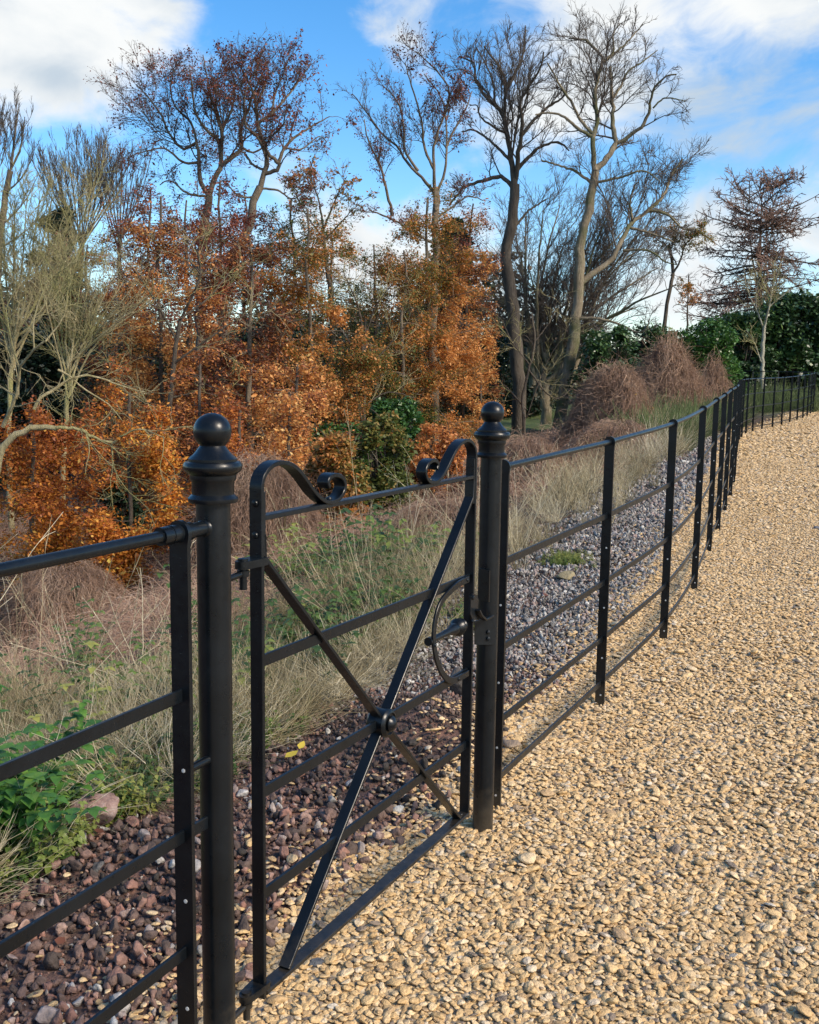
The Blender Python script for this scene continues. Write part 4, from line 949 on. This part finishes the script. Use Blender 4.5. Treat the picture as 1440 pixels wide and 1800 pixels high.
bush('yew_tree', 720, 800, 32, 560, 120, 'dark yew far behind the middle beech stem', 80, L_dark, 22000, .13, cat='tree', group=EG)
bush('yew_tree', 900, 760, 40, 560, 110, 'dark evergreen far behind the dark sinuous sycamore trunk', 81, L_dark, 20000, .14, cat='tree', group=EG)
bush('laurel_bush', 1065, 740, 30, 560, 62, 'dark green laurel right of the pale sycamore trunk', 82, L_green, 17000, .10)
bush('laurel_bush', 1235, 700, 33, 548, 75, 'bright green rounded laurel behind the bramble cone', 83, L_bright, 26000, .10)
bush('laurel_bush', 1140, 700, 36, 560, 60, 'olive green laurel between the bramble mounds', 84, L_green, 14000, .11)
bush('rhododendron_bush', 1392, 680, 42, 505, 88, 'big dark evergreen mass behind the pale rail fence, right of the pale stem', 85, L_green, 30000, .16, cat='tree', group=EG)
bush('rhododendron_bush', 1300, 680, 41, 540, 62, 'dark evergreen behind the far bend of the black fence', 86, L_green, 20000, .16, cat='tree', group=EG)
bush('yew_tree', 1462, 690, 44, 440, 56, 'tall dark evergreen cut by the right edge', 87, L_green, 22000, .15, cat='tree', group=EG)

# larch, leaning pine, pale stem, dead sapling
def larch(px, pyb, Y, top, hw, label, seed):
    r = np.random.default_rng(seed); b = at(px, pyb, Y); tp = at(px+6, top, Y); b[2] = float(H(b[0], b[1]))
    t = thing('larch_tree', tuple(b), label, 'tree'); K = 14
    tt = np.linspace(0, 1, K)[:, None]; P0 = (b*(1-tt)+tp*tt); P0[1:-1] += r.normal(size=(K-2, 3))*.05; hh = tp[2]-b[2]
    stems = [P0]; rs = [np.linspace(24/2/F*Y, .05, K)]
    for (x, y1) in ((px-12, top+12), (px+22, top+8)):
        q = P0.copy(); a = np.clip((np.linspace(0, 1, K)-.45)/.3, 0, 1)[:, None]; e = at(x, y1, Y); e[1] += r.uniform(-.5, .5)
        q = q+(e-tp)*a; stems.append(q); rs.append(np.linspace(9/2/F*Y, .04, K))
    S0 = np.array(stems); R0 = np.array(rs); R0 = np.maximum(R0*np.clip(1.15-np.linspace(0, 1, K), .1, 1)[None]**1.0, .02)
    n = 180; tq = r.uniform(.22, .97, n); si = r.integers(0, 3, n); q = tq*(K-1); i = np.minimum(q.astype(int), K-2); f = (q-i)[:, None]
    pos = S0[si, i]*(1-f)+S0[si, i+1]*f; az = r.uniform(0, 6.28, n)
    wd = np.interp(tq, [.2, .42, .52, .62, .67, .74, .82, .90, 1], [1.2, 1.2, .9, 1.3, .6, .7, 1.1, .75, .3]); ln = hw/F*Y*wd*r.uniform(.7, 1.15, n)
    d = nrm(np.stack([np.cos(az), np.sin(az), np.interp(tq, [.2, .7, 1], [-.12, .08, .7])], 1)); g1 = np.zeros((n, 9, 3)); g1[:, 0] = pos
    for k in range(1, 9): d = nrm(d+r.normal(size=(n, 3))*.07+np.array([0, 0, .035 if k > 4 else -.02])); g1[:, k] = g1[:, k-1]+d*(ln/8)[:, None]
    r1 = np.maximum(ln*.016, .02)[:, None]*np.linspace(1, .3, 9)
    g2, r2_ = grow(g1, r1, 6, .1, 1, .9, .32, 5, .1, -.05, .6, r, lmin=.4, lmax=1.5, rmin=.020, flat=.5)
    g3, r3_ = grow(g2, r2_, 8, .1, 1, .8, .5, 4, .12, -.05, .8, r, lmin=.22, lmax=.7, rmin=.016, bend=-.04)
    V, Fc = tubes([(S0, R0, 9), (g1, r1, 5)]); link('trunk', mesh_np('trunk', V-base_off(t), Fc, mats=[B_dark]), t)
    V, Fc = tubes([(g2, r2_, 3), (g3, r3_, 3)]); link('crown', mesh_np('crown', V-base_off(t), Fc, mats=[B_pink]), t)
larch(1332, 690, 47, 305, 98, 'larch with tiered horizontal branches and pinkish brown twigs on the right skyline', 91)
bare_tree('leaning_pine', 38, [
 ([(1168, 680), (1168, 600), (1172, 540), (1180, 500), (1182, 460), (1174, 430)], 9, 5), ([(1180, 485), (1195, 460), (1205, 430), (1225, 410)], 5, 2), ([(1176, 440), (1165, 425), (1150, 430)], 3, 1.5), ([(1190, 465), (1180, 440), (1192, 410)], 3, 1.5), ([(1205, 430), (1195, 405)], 3, 1.5), ([(1182, 500), (1200, 520)], 2, 1)],
 'thin forked pine with a rusty brown tuft of crown beside the larch', 'tree', B_dark, B_dark, 92, dens=(5, 5, 6), up=.2, wig=.2, tmin=.008, leafn=4200, leafm=L_mix, leafs=.07)
bare_tree('pale_sapling', 37, [
 ([(1339, 690), (1340, 650), (1341, 600), (1344, 575)], 8, 6), ([(1344, 575), (1352, 540), (1360, 500), (1372, 470)], 5, 1.5), ([(1343, 578), (1330, 545), (1318, 520), (1310, 495)], 4, 1.5), ([(1340, 640), (1325, 600), (1312, 580)], 3, 1), ([(1352, 540), (1375, 520), (1395, 505)], 3, 1), ([(1330, 548), (1330, 510), (1340, 480)], 3, 1)],
 'young tree with a pale cream stem and forked twigs behind the far fence', 'tree', B_pale, B_olive, 93, dens=(4, 4.5, 5), up=.2, wig=.15, tmin=.007)
bare_tree('dead_sapling', 40, [([(1207, 690), (1208, 600), (1209, 540), (1211, 482)], 5, 2), ([(1209, 540), (1190, 535), (1183, 540)], 2, 1), ([(1210, 505), (1224, 500)], 2, 1), ([(1209, 535), (1230, 532)], 2, 1)],
 'thin dead sapling with short side twigs against the bright sky', 'tree', B_dark, B_dark, 94, dens=(.6, .8, .8), up=.1, wig=.2, tmin=.006)

# distant wood closing the view low down: one far mass nobody could count
rr = np.random.default_rng(77); n = 90000
az = rr.uniform(-.62, .62, n); Yd = rr.uniform(46, 74, n); x = np.tan(az)*Yd; hmax = 4.2+1.6*np.sin(x*.23+1)+1.1*np.sin(x*.61)+.7*np.sin(x*1.7); hmax = np.where(az > .16, hmax*.55+.4, hmax)
z = .4+hmax*rr.uniform(0, 1, n)**.7; pts = np.c_[x, Yd, z]; keep = fbm3(pts, .9, 5)+.4*rr.normal(size=n) > -.75; pts = pts[keep]
V, Fc = leaves(pts, .30, rr, .1, .3, .7); tint = np.clip(.5+.3*fbm3(pts, .25, 8)+.15*rr.normal(size=len(pts)), 0, 1)
M_far = m_leaf('far_foliage', [(0, (.02, .03, .014)), (.4, (.045, .05, .022)), (.7, (.10, .065, .03)), (1, (.17, .09, .035))], .15)
tag(link('distant_wood', mesh_np('distant_wood', V, Fc, {'tint': ('FACE', tint)}, smooth=False, mats=[M_far])), kind='stuff')
# ------------------------------------------------------------------ brambles, grass, weeds
def strands(n, r, rad, h, K=7, wig=.25, thick=.0025, arch=True):
    "tangle of thin arching canes around the origin"
    a = r.uniform(0, 6.28, n); q = np.sqrt(r.uniform(0, 1, n))*rad*.7; P = np.zeros((n, K, 3)); P[:, 0] = np.c_[q*np.cos(a), q*np.sin(a), np.zeros(n)]
    az = r.uniform(0, 6.28, n); el = r.uniform(.7, 1.4, n); d = np.c_[np.cos(az)*np.cos(el), np.sin(az)*np.cos(el), np.sin(el)]; L = h*(r.uniform(.7, 1.5, n) if arch else r.uniform(.9, 2.0, n))
    for k in range(1, K):
        d = nrm(d+r.normal(size=(n, 3))*wig+np.array([0, 0, -.36 if arch else -.03])); P[:, k] = P[:, k-1]+d*(L/(K-1))[:, None]
    P[:, :, 2] = np.maximum(P[:, :, 2], .02*h)
    R = thick*r.uniform(.6, 1.4, n)[:, None]*np.linspace(1, .4, K); return P, R
def m_inst(name, stops, rough=.85):
    m, nt, b = mat(name); a = N_(nt, 'ShaderNodeAttribute', attribute_type='INSTANCER', attribute_name='tint')
    p = geopos(nt); v = math_(nt, 'MULTIPLY_ADD', noise(nt, 22, 3, .6, p), .9, math_(nt, 'SUBTRACT', a.outputs['Fac'], .45), clamp=True)
    nt.links.new(ramp(nt, v, stops).outputs[0], b.inputs['Base Color']); b.inputs['Roughness'].default_value = rough; return m
M_bram = m_inst('bramble', [(0, (.12, .065, .040)), (.35, (.27, .16, .105)), (.65, (.40, .255, .175)), (1, (.54, .39, .28))])
M_dry = m_inst('dry_stem', [(0, (.09, .085, .035)), (.3, (.22, .18, .09)), (.6, (.38, .31, .18)), (.82, (.54, .46, .29)), (1, (.70, .62, .44))])
protos = []
for i in range(6):
    r = np.random.default_rng(200+i); P, R = strands(70, r, .55, .55, 8, .28, .0038); P2, R2 = grow(P, R, 1.6, .2, 1, .8, .35, 4, .25, 0, .6, r, lmin=.1, lmax=.35, rmin=.0020)
    V, Fc = tubes([(P, R, 3), (P2, R2, 3)]); protos.append(mesh_np('bramble_tangle', V, Fc, mats=[M_bram]))
C_bram = collection_of('bramble_tangle', protos)
protos = []
for i in range(6):
    r = np.random.default_rng(220+i); n = 46; P, R = strands(n, r, .13, .34, 6, .16, .0024, False); R *= 1.1
    P2, R2 = strands(22, r, .12, .16, 6, .3, .0022, True); V, Fc = tubes([(P, R, 3), (P2, R2, 3)]); protos.append(mesh_np('dry_tuft', V, Fc, mats=[M_dry]))
C_dry = collection_of('dry_tuft', protos)
# tall single seed stems
protos = []
for i in range(4):
    r = np.random.default_rng(240+i); P, R = strands(7, r, .12, .62, 8, .06, .0019, False); P2, R2 = grow(P, R, 9, .6, 1, .35, .12, 3, .1, 0, .8, r, lmin=.03, lmax=.09, rmin=.0011)
    V, Fc = tubes([(P, R, 3), (P2, R2, 3)]); protos.append(mesh_np('tall_stem', V, Fc, mats=[M_dry]))
C_tall = collection_of('tall_stem', protos)
# green leafy weed: stems with paired toothed leaves
M_weed = m_leaf_i('weed_leaf', [(0, (.035, .06, .018)), (.35, (.07, .13, .03)), (.7, (.15, .22, .045)), (1, (.34, .34, .08))], .3)
M_moss = m_leaf_i('moss_leaf', [(0, (.04, .07, .01)), (1, (.16, .2, .02))], .2)
def weed(i, h, ls, n):
    r = np.random.default_rng(260+i); P, R = strands(n, r, .07, h, 6, .08, .0018, False); V, Fc = tubes([(P, R, 3)]); pts, ax, sz = [], [], []
    for s in range(n):
        for k in range(1, 6):
            a0 = r.uniform(0, 3.14)
            for j in range(2 if k < 5 else 4):
                a = a0+j*math.pi*(1 if k < 5 else .5); pts.append(P[s, k]); ax.append((math.cos(a), math.sin(a), r.uniform(-.35, .3))); sz.append(ls*(1.15-.1*k)*r.uniform(.8, 1.2))
    pts = np.array(pts); ax = nrm(np.array(ax)); sz = np.array(sz)[:, None]; sd = nrm(np.cross(ax, np.array([0, 0, 1.]))); up = np.cross(sd, ax)
    prof = [(0, .02), (.18, .30), (.38, .36), (.62, .25), (.82, .11), (1, .0)]; m = len(pts); VV = []
    for t, w in prof:
        c = pts+ax*sz*t-up*sz*.25*t*t
        VV += [c+sd*sz*w-up*sz*w*.0+up*sz*w*.25, c, c-sd*sz*w+up*sz*w*.25]
    VV = np.stack(VV, 1); I = np.arange(m)[:, None]*18; fs = []
    for k in range(5):
        for c in range(2): fs.append(I+np.array([[k*3+c, k*3+c+1, k*3+c+4, k*3+c+3]]))
    F2 = np.concatenate(fs); return mesh_np('weed', np.concatenate([V, VV.reshape(-1, 3)]), np.concatenate([Fc, F2+len(V)]), mats=[M_weed])
M_nettle = m_leaf('nettle_leaf', [(0, (.022, .075, .014)), (.4, (.05, .15, .025)), (.75, (.11, .24, .035)), (1, (.28, .36, .06))], .3)
C_weed = collection_of('weed', [weed(i, .20+.05*(i % 3), .055+.01*(i % 2), 5) for i in range(5)])
C_nettle = collection_of('nettle', [weed(20+i, .30, .085, 5) for i in range(3)])
C_small = collection_of('small_weed', [weed(40+i, .05, .022, 7) for i in range(3)])

CLR = [(hit(168, 1446), .17), (hit(10, 1500), .2), (hit(70, 1430), .18), (hit(170, 1490), .12)]
def clear(x, y):
    for q_, w_ in CLR[:1]+CLR[3:]:
        k = np.hypot(x-q_[0], y-q_[1]+.04) > w_; x, y = x[k], y[k]
    return x, y
def place(name, coll, k, xy, s, label, r, tintf=None, tilt=.12, dz=0.):
    x, y = xy; n = len(x); z = H(x, y)+dz
    tint = np.clip((.5+.22*fbm3(np.c_[x, y, z*0], 1.1, 3)+.18*r.normal(size=n)) if tintf is None else tintf, 0, 1)
    sc = s*np.exp(r.normal(size=n)*.22)
    return scatter(name, np.c_[x, y, z], np.c_[r.normal(size=(n, 2))*tilt, r.uniform(0, 6.28, n)], np.c_[sc, sc, sc*r.uniform(.8, 1.2, n)], r.integers(0, k, n), tint, coll, label)
def region(y0, y1, u0, u1, d, r, wd=12):
    x, y = jgrid(fx(y0)-u1/.8-1, fx(y1)-u0/.9+1, y0, y1, d, r); u = side(x, y)
    k = (u > u0) & (u < u1) & (x > -.56*y-1.6); return x[k], y[k]
def cat2(*a): return tuple(np.concatenate(t) for t in zip(*a))
r = np.random.default_rng(31)
# brambles on the slope
xa = region(5.2, 12, 2.2, 9, .30, r); xb = region(12, 26, 1.3, 12, .55, r)
xc = region(4.4, 6.5, 3.4, 6, .3, r)
x, y = cat2(xa, xb, xc); u = side(x, y)
k = (u > 2.3+.4*np.sin(y*1.3)-.07*y) & ~((np.abs((x-at(605, 900, 13)[0])) < .9) & (np.abs(y-13) < 1.2)); x, y = x[k], y[k]; n = len(x)
sc = .62+.25*fbm3(np.c_[x, y, x*0], .8, 9)*.5+.02*y
scatter('brambles', np.c_[x, y, H(x, y)-.05], np.c_[r.normal(size=(n, 2))*.15, r.uniform(0, 6.28, n)], np.repeat(np.clip(np.where(y < 8.5, sc*.72, sc), .3, 1.2)[:, None], 3, 1), r.integers(0, 6, n), np.clip(.5+.15*r.normal(size=n)+.2*fbm3(np.c_[x, y, x*0], .5, 4), 0, 1), C_bram, 'tangled leafless reddish brambles covering the slope')
print('brambles', n)
# bramble patch left, very near mounds (pixel centre, top, half width, depth)
def mound(name, px, top, hw, Y, label, seed, n=2600, drop=1.0, leafy=0, zb=None, bark=None):
    r = np.random.default_rng(seed); c = at(px, top, Y); g = float(H(c[0], c[1])) if zb is None else zb; hh = c[2]-g; W_ = hw/F*Y
    t = thing(name, (c[0], c[1], g), label, 'brambles', 'bramble mounds'); K = 8
    q = np.sqrt(r.uniform(0, .85, n)); a = r.uniform(0, 6.28, n); P = np.zeros((n, K, 3)); steps = r.uniform(.25, .8, n)
    lump = 1+.13*np.sin(a*3+seed)+.09*np.sin(a*7+seed*2)
    tw = r.normal(size=n)*.6; rd = r.uniform(.72, 1.05, n)
    for k in range(K):
        qq = np.clip(q+steps*k/(K-1), 0, 1.12); aa = a+tw*k/(K-1)*.6
        prof_ = np.clip(1-qq**(2.0 if drop == 1 else drop), -.05, 1)
        P[:, k] = np.c_[W_*qq*lump*np.cos(aa), W_*qq*lump*np.sin(aa)*1.0, hh*prof_*rd*(.93+.07*lump)]+r.normal(size=(n, 3))*.045*hh*np.linspace(.6, 1.3, K)[k]
    P[:, :, 2] = np.maximum(P[:, :, 2], -.1)
    R = .0035*(Y/18)*r.uniform(.7, 1.5, n)[:, None]*np.linspace(1, .5, K)
    g2, r2_ = grow(P, R, 1.6, .05, 1, .7, .3, 4, .25, .1, .7, r, lmin=.15, lmax=.5, rmin=.0016*Y/18)
    V, Fc = tubes([(P, R, 3), (g2, r2_, 3)]); link('canes', mesh_np('canes', V, Fc, mats=[bark or B_red]), t)
    if leafy:
        pts = leaf_points(P, leafy, r, .05); s = (pts[:, 0] > W_*.2); pts = pts[s] if s.sum() > 10 else pts
        V, Fc = leaves(pts, .06, r); link('leaf', mesh_np('leaf', V, Fc, {'tint': ('FACE', r.uniform(.7, 1, len(pts)))}, smooth=False, mats=[L_gold]), t)
mound('bramble_mound', 1083, 640, 76, 21, 'rounded dome of reddish brown brambles right of the pale sycamore trunk', 301, 4200, 2.2, 60)
mound('bramble_mound', 1178, 556, 88, 27, 'tall cone of reddish brown climbers hanging from the leaning pine', 302, 6500, .85, 60)
mound('bramble_mound', 1258, 612, 34, 29, 'small hanging clump of brown climbers in front of the bright laurel', 303, 1300, 1.2)
mound('bramble_mound', 452, 800, 125, 11.5, 'high bank of pinkish brambles behind the left half of the gate', 304, 3800, 2.4)
mound('bramble_mound', 770, 880, 110, 9.5, 'bank of greyish pink brambles behind the right half of the gate', 305, 3000, 2.2)
mound('bramble_mound', 1090, 738, 90, 17, 'low ridge of brambles in front of the rounded dome', 306, 2600, 2.2)
mound('bramble_mound', 930, 770, 85, 14.5, 'low pinkish brambles right behind the latch gate post', 307, 2600, 2.2)
mound('bramble_mound', 110, 985, 130, 10.5, 'reddish brambles under the near left top rail', 308, 3200, 2.2)
# dry grass and tall stems
xa = region(2.0, 5.5, 1.0, 4.2, .115, r); xb = region(5.5, 9, 1.1, 2.5, .20, r); xc = region(9, 21, .75, 1.9, .34, r)
x, y = cat2(xa, xb, xc); k = fbm3(np.c_[x, y, x*0], 1.7, 12)+.3*r.normal(size=len(x)) > -.35; x, y = x[k], y[k]
for (q_, w_) in ((hit(165, 1430), .16), (hit(15, 1490), .2), (hit(75, 1425), .18), (hit(120, 1480), .14)):
    k = np.hypot(x-q_[0], y-q_[1]+.05) > w_; x, y = x[k], y[k]
place('dry_grass', C_dry, 6, (x, y), .42+.03*np.clip(y-5, 0, 12), 'dry tan grass growing between the rubble and the brambles', r); print('dry', len(x))
xa = region(3.2, 6.5, 2.1, 4.5, .38, r); xb = region(5.5, 12, 1.1, 2.6, .42, r); x, y = cat2(xa, xb); k = r.random(len(x)) < .75; x, y = x[k], y[k]
place('tall_dry_stems', C_tall, 4, (x, y), np.where(y > 6, .62, .9), 'tall dead stems standing in the dry grass', r, tintf=r.uniform(.55, 1, len(x)))
# green weeds
xa = region(2.2, 6.2, 1.25, 4.6, .12, r); x, y = xa; k = fbm3(np.c_[x, y, x*0], 1.3, 21)+.55*r.normal(size=len(x)) > .35+.3*(x > -.9); x, y = x[k], y[k]
xb = region(6, 10, 1.6, 3.6, .22, r); kb = fbm3(np.c_[xb[0], xb[1], xb[0]*0], 1.3, 22) > .35; x, y = cat2((x, y), (xb[0][kb], xb[1][kb]))
x, y = clear(x, y)
place('green_weeds', C_weed, 5, (x, y), .85, 'leafy green weeds on the bank', r); print('weeds', len(x))
# low moss and seedlings at the rubble edge
xa = region(2.0, 6.0, .95, 2.3, .05, r); k = fbm3(np.c_[xa[0], xa[1], xa[0]*0], 3, 25)+.3*r.normal(size=len(xa[0])) > .25
place('ground_cover', C_small, 3, (xa[0][k], xa[1][k]), 1.0, 'small green seedlings and moss at the edge of the rubble', r, tintf=r.uniform(.3, 1, k.sum()))
p = hit(990, 992); x = p[0]+r.normal(size=120)*.07; y = p[1]+r.normal(size=120)*.12
place('moss_tuft', C_small, 3, (x, y), .5, 'tuft of moss on the grey chippings', r, tintf=r.uniform(.7, 1, 120), dz=.015)
# nettles at left edge: each clump
for i, (px, py, Y, nn, lab) in enumerate([(-10, 1500, 3.15, 13, 'lush green nettle clump at the left edge above the rubble'), (52, 1428, 3.5, 8, 'green nettle clump left of the reddish brown boulder')]):
    p = hit(px, py); x = p[0]+r.normal(size=nn)*.075; y = p[1]+.08+r.normal(size=nn)*.08
    VV_, FF_, TT_, bs = [], [], [], 0
    for a_, b_ in zip(x, y):
        src = C_nettle.objects[int(r.integers(0, 3))].data; co = np.empty(len(src.vertices)*3, np.float32); src.vertices.foreach_get('co', co); co = co.reshape(-1, 3)
        lo = np.empty(len(src.loops), np.int32); src.loops.foreach_get('vertex_index', lo); th = r.uniform(0, 6.28); sc_ = .66*r.uniform(.75, 1.25); cth, sth = math.cos(th)*sc_, math.sin(th)*sc_
        VV_.append(np.c_[co[:, 0]*cth-co[:, 1]*sth+a_-p[0], co[:, 0]*sth+co[:, 1]*cth+b_-p[1], co[:, 2]*sc_+H(a_, b_)-p[2]]); FF_.append(lo.reshape(-1, 4)+bs); bs += len(co); TT_.append(np.full(len(lo)//4, r.uniform(.35, .8)))
    o = link('nettle_clump', mesh_np('nettle_clump', np.concatenate(VV_), np.concatenate(FF_), {'tint': ('FACE', np.concatenate(TT_)+r.normal(size=sum(map(len, TT_)))*.05)}, mats=[M_nettle]), loc=tuple(p)); tag(o, lab, 'plant')
# straw lying flat
xa = clear(*region(1.9, 5.0, .95, 2.2, .085, r)); n = len(xa[0])
scatter('straw', np.c_[xa[0], xa[1], H(*xa)+.02], np.c_[r.choice([-1, 1], n)*1.35+r.normal(size=n)*.15, r.normal(size=n)*.3, r.uniform(0, 6.28, n)], np.repeat(r.uniform(.3, .6, n)[:, None], 3, 1), r.integers(0, 6, n), r.uniform(.3, 1, n), C_dry, 'flattened straw at the rubble edge')
# green patch beyond the brambles by the fence bend, grass far field
M_grass = m_inst('grass_blade', [(0, (.045, .065, .02)), (.5, (.10, .14, .045)), (1, (.20, .23, .09))])
protos = []
for i in range(3):
    rr = np.random.default_rng(280+i); P, R = strands(60, rr, .22, .2, 5, .1, .004, False); V, Fc = tubes([(P, R, 3)]); protos.append(mesh_np('grass_tuft', V, Fc, mats=[M_grass]))
C_gr = collection_of('grass_tuft', protos)
x, y = jgrid(4, 8.5, 17, 30, .3, r); u = side(x, y); k = (u > .7) & (u < 4.5); x1, y1 = x[k], y[k]
x, y = jgrid(8, 24, 31, 46, .42, r); k = side(x, y) > -14; x2, y2 = x[k], y[k]
_x, _y = x1[::2]+.1, y1[::2]
place('dry_verge', C_dry, 6, (_x, _y), .8, 'dry stems mixed in the green verge by the fence bend', r)
place('field_grass', C_gr, 3, cat2((x1, y1), (x2, y2)), 1.5, 'green grass beyond the far bend of the fence', r)
# fallen leaves
V = np.array([[-.5, 0, 0], [-.2, .28, .04], [.25, .22, .02], [.55, 0, .08], [.25, -.22, .0], [-.2, -.28, .05], [0, 0, -.03]]); Fl = np.array([[0, 1, 2, 6], [6, 2, 3, 4], [0, 6, 4, 5]])
M_fall = m_leaf_i('fallen_leaf', [(0, (.10, .035, .02)), (.5, (.26, .09, .04)), (.8, (.42, .2, .08)), (1, (.55, .42, .06))], .15)
C_fall = collection_of('fallen_leaf', [mesh_np('fallen', V, Fl, smooth=False, mats=[M_fall])])
xa = region(1.5, 9, .6, 2.5, .28, r); k = r.random(len(xa[0])) < .6; xf, yf = xa[0][k], xa[1][k]
xb = region(9, 22, 5, 14, .22, r); x, y = cat2((xf, yf), xb); n = len(x); s = np.where(y < 9, r.uniform(.025, .05, n), r.uniform(.08, .13, n))
scatter('leaf_litter', np.c_[x, y, H(x, y)+.035], np.c_[r.normal(size=(n, 2))*.5, r.uniform(0, 6.28, n)], np.repeat(s[:, None], 3, 1), np.zeros(n, int), r.random(n)*.8, C_fall, 'fallen brown beech leaves')
M_yl = m_plain('yellow_leaf', (.62, .46, .05), .6)
def leaf_obj(px, py, Y, s, m_, label, rz):
    p = hit(px, py); z = float(H(p[0], p[1]))+.035
    o = link('fallen_leaf', mesh_np('fallen_leaf', V*s, Fl, smooth=False, mats=[m_]), loc=(p[0], p[1], z)); o.rotation_euler = (.25, -.2, rz); tag(o, label, 'leaf')
leaf_obj(512, 1342, 3.78, .055, M_yl, 'yellow fallen leaf on dark rubble seen through the gate, lower left one of two', .6)
leaf_obj(530, 1326, 3.86, .05, M_yl, 'yellow fallen leaf on dark rubble seen through the gate, upper right one of two', 1.3)

# ------------------------------------------------------------------ light and sky
SUN_EL = math.radians(36); SUN_AZ = math.radians(120)     # clockwise from +Y: behind the camera, to the right
sd = bpy.data.lights.new('sun', 'SUN'); sd.energy = 3.9; sd.angle = math.radians(18); sd.color = (1, .87, .70)
so = bpy.data.objects.new('sun', sd); COL.objects.link(so)
v = Vector((math.sin(SUN_AZ)*math.cos(SUN_EL), math.cos(SUN_AZ)*math.cos(SUN_EL), math.sin(SUN_EL)))
so.rotation_euler = v.to_track_quat('Z', 'Y').to_euler(); so.location = v*50
w = bpy.data.worlds.new('World'); S.world = w; w.use_nodes = True; nt = w.node_tree; bg = nt.nodes['Background']
sk = N_(nt, 'ShaderNodeTexSky', sky_type='NISHITA'); sk.sun_disc = False; sk.sun_elevation = SUN_EL; sk.sun_rotation = SUN_AZ; sk.ozone_density = 3.0; sk.air_density = 1.0; sk.dust_density = .4
tc = nt.nodes.new('ShaderNodeTexCoord').outputs['Generated']
sp = N_(nt, 'ShaderNodeSeparateXYZ'); nt.links.new(tc, sp.inputs[0])
azn = math_(nt, 'ARCTAN2', sp.outputs['X'], sp.outputs['Y']); eln = math_(nt, 'ARCSINE', sp.outputs['Z'])
cb = N_(nt, 'ShaderNodeCombineXYZ'); nt.links.new(azn, cb.inputs[0]); nt.links.new(math_(nt, 'MULTIPLY', eln, 1.6), cb.inputs[1])
wp = noise(nt, 3.2, 3, .5, cb.outputs[0], 'Color')
vv = N_(nt, 'ShaderNodeVectorMath', operation='MULTIPLY_ADD'); nt.links.new(wp, vv.inputs[0]); vv.inputs[1].default_value = (.22, .22, 0); nt.links.new(cb.outputs[0], vv.inputs[2])
fb = noise(nt, 4.6, 9, .58, vv.outputs[0]); fb2 = noise(nt, 9, 6, .55, vv.outputs[0])
def blob(px, py, rx, ry, amp, prev):
    a0 = math.atan((px-720)/F); e0 = (675-py)/F*math.cos(a0)
    dx = math_(nt, 'MULTIPLY', math_(nt, 'SUBTRACT', azn, a0), F/rx); dy = math_(nt, 'MULTIPLY', math_(nt, 'SUBTRACT', eln, e0), F/ry)
    q = math_(nt, 'ADD', math_(nt, 'MULTIPLY', dx, dx), math_(nt, 'MULTIPLY', dy, dy)); g_ = math_(nt, 'POWER', 2.718, math_(nt, 'MULTIPLY', q, -1))
    g_ = math_(nt, 'MULTIPLY', g_, amp); return g_ if prev is None else math_(nt, 'ADD', prev, g_)
acc = None
for b_ in ((90, 150, 230, 110, .62), (320, 50, 120, 55, .3), (850, 10, 220, 80, .62), (1010, 110, 90, 70, .25), (1310, 90, 190, 65, .42), (1350, 210, 190, 60, .30), (1250, 290, 120, 30, .2), (620, 250, 60, 120, -.45), (500, 120, 110, 130, -.45), (1120, 10, 90, 60, -.2),
           (760, 470, 320, 110, .5), (1180, 540, 120, 90, .5), (1130, 300, 110, 60, -.15), (60, 370, 120, 70, -.35), (700, 150, 80, 80, .2), (950, 250, 200, 100, .32), (450, 20, 120, 50, -.1)):
    acc = blob(*b_, acc)
dens = math_(nt, 'ADD', acc, math_(nt, 'MULTIPLY_ADD', fb, 2.5, -.93))
dn = N_(nt, 'ShaderNodeMapRange', interpolation_type='SMOOTHSTEP'); nt.links.new(dens, dn.inputs[0]); dn.inputs[1].default_value = .34; dn.inputs[2].default_value = .84
thick = N_(nt, 'ShaderNodeMapRange', interpolation_type='SMOOTHSTEP'); nt.links.new(math_(nt, 'ADD', math_(nt, 'MULTIPLY', fb2, .9), blob(1340, 245, 170, 75, .7, blob(110, 195, 80, 28, .28, None))), thick.inputs[0]); thick.inputs[1].default_value = .34; thick.inputs[2].default_value = .82
cl = mixc(nt, thick.outputs[0], (4.9, 5.0, 5.0), (2.9, 3.4, 3.9))
hs = N_(nt, 'ShaderNodeHueSaturation'); hs.inputs['Saturation'].default_value = 1.32; hs.inputs['Value'].default_value = 1.12; nt.links.new(sk.outputs[0], hs.inputs['Color'])
nt.links.new(mixc(nt, dn.outputs[0], hs.outputs[0], cl), bg.inputs[0]); bg.inputs[1].default_value = .14
S.view_settings.view_transform = 'Standard'; S.view_settings.look = 'None'; S.view_settings.gamma = 1; S.view_settings.exposure = 0.50
S.render.engine = 'CYCLES'
S.cycles.max_bounces = 4; S.cycles.diffuse_bounces = 2; S.cycles.glossy_bounces = 2; S.cycles.transmission_bounces = 2; S.cycles.transparent_max_bounces = 2
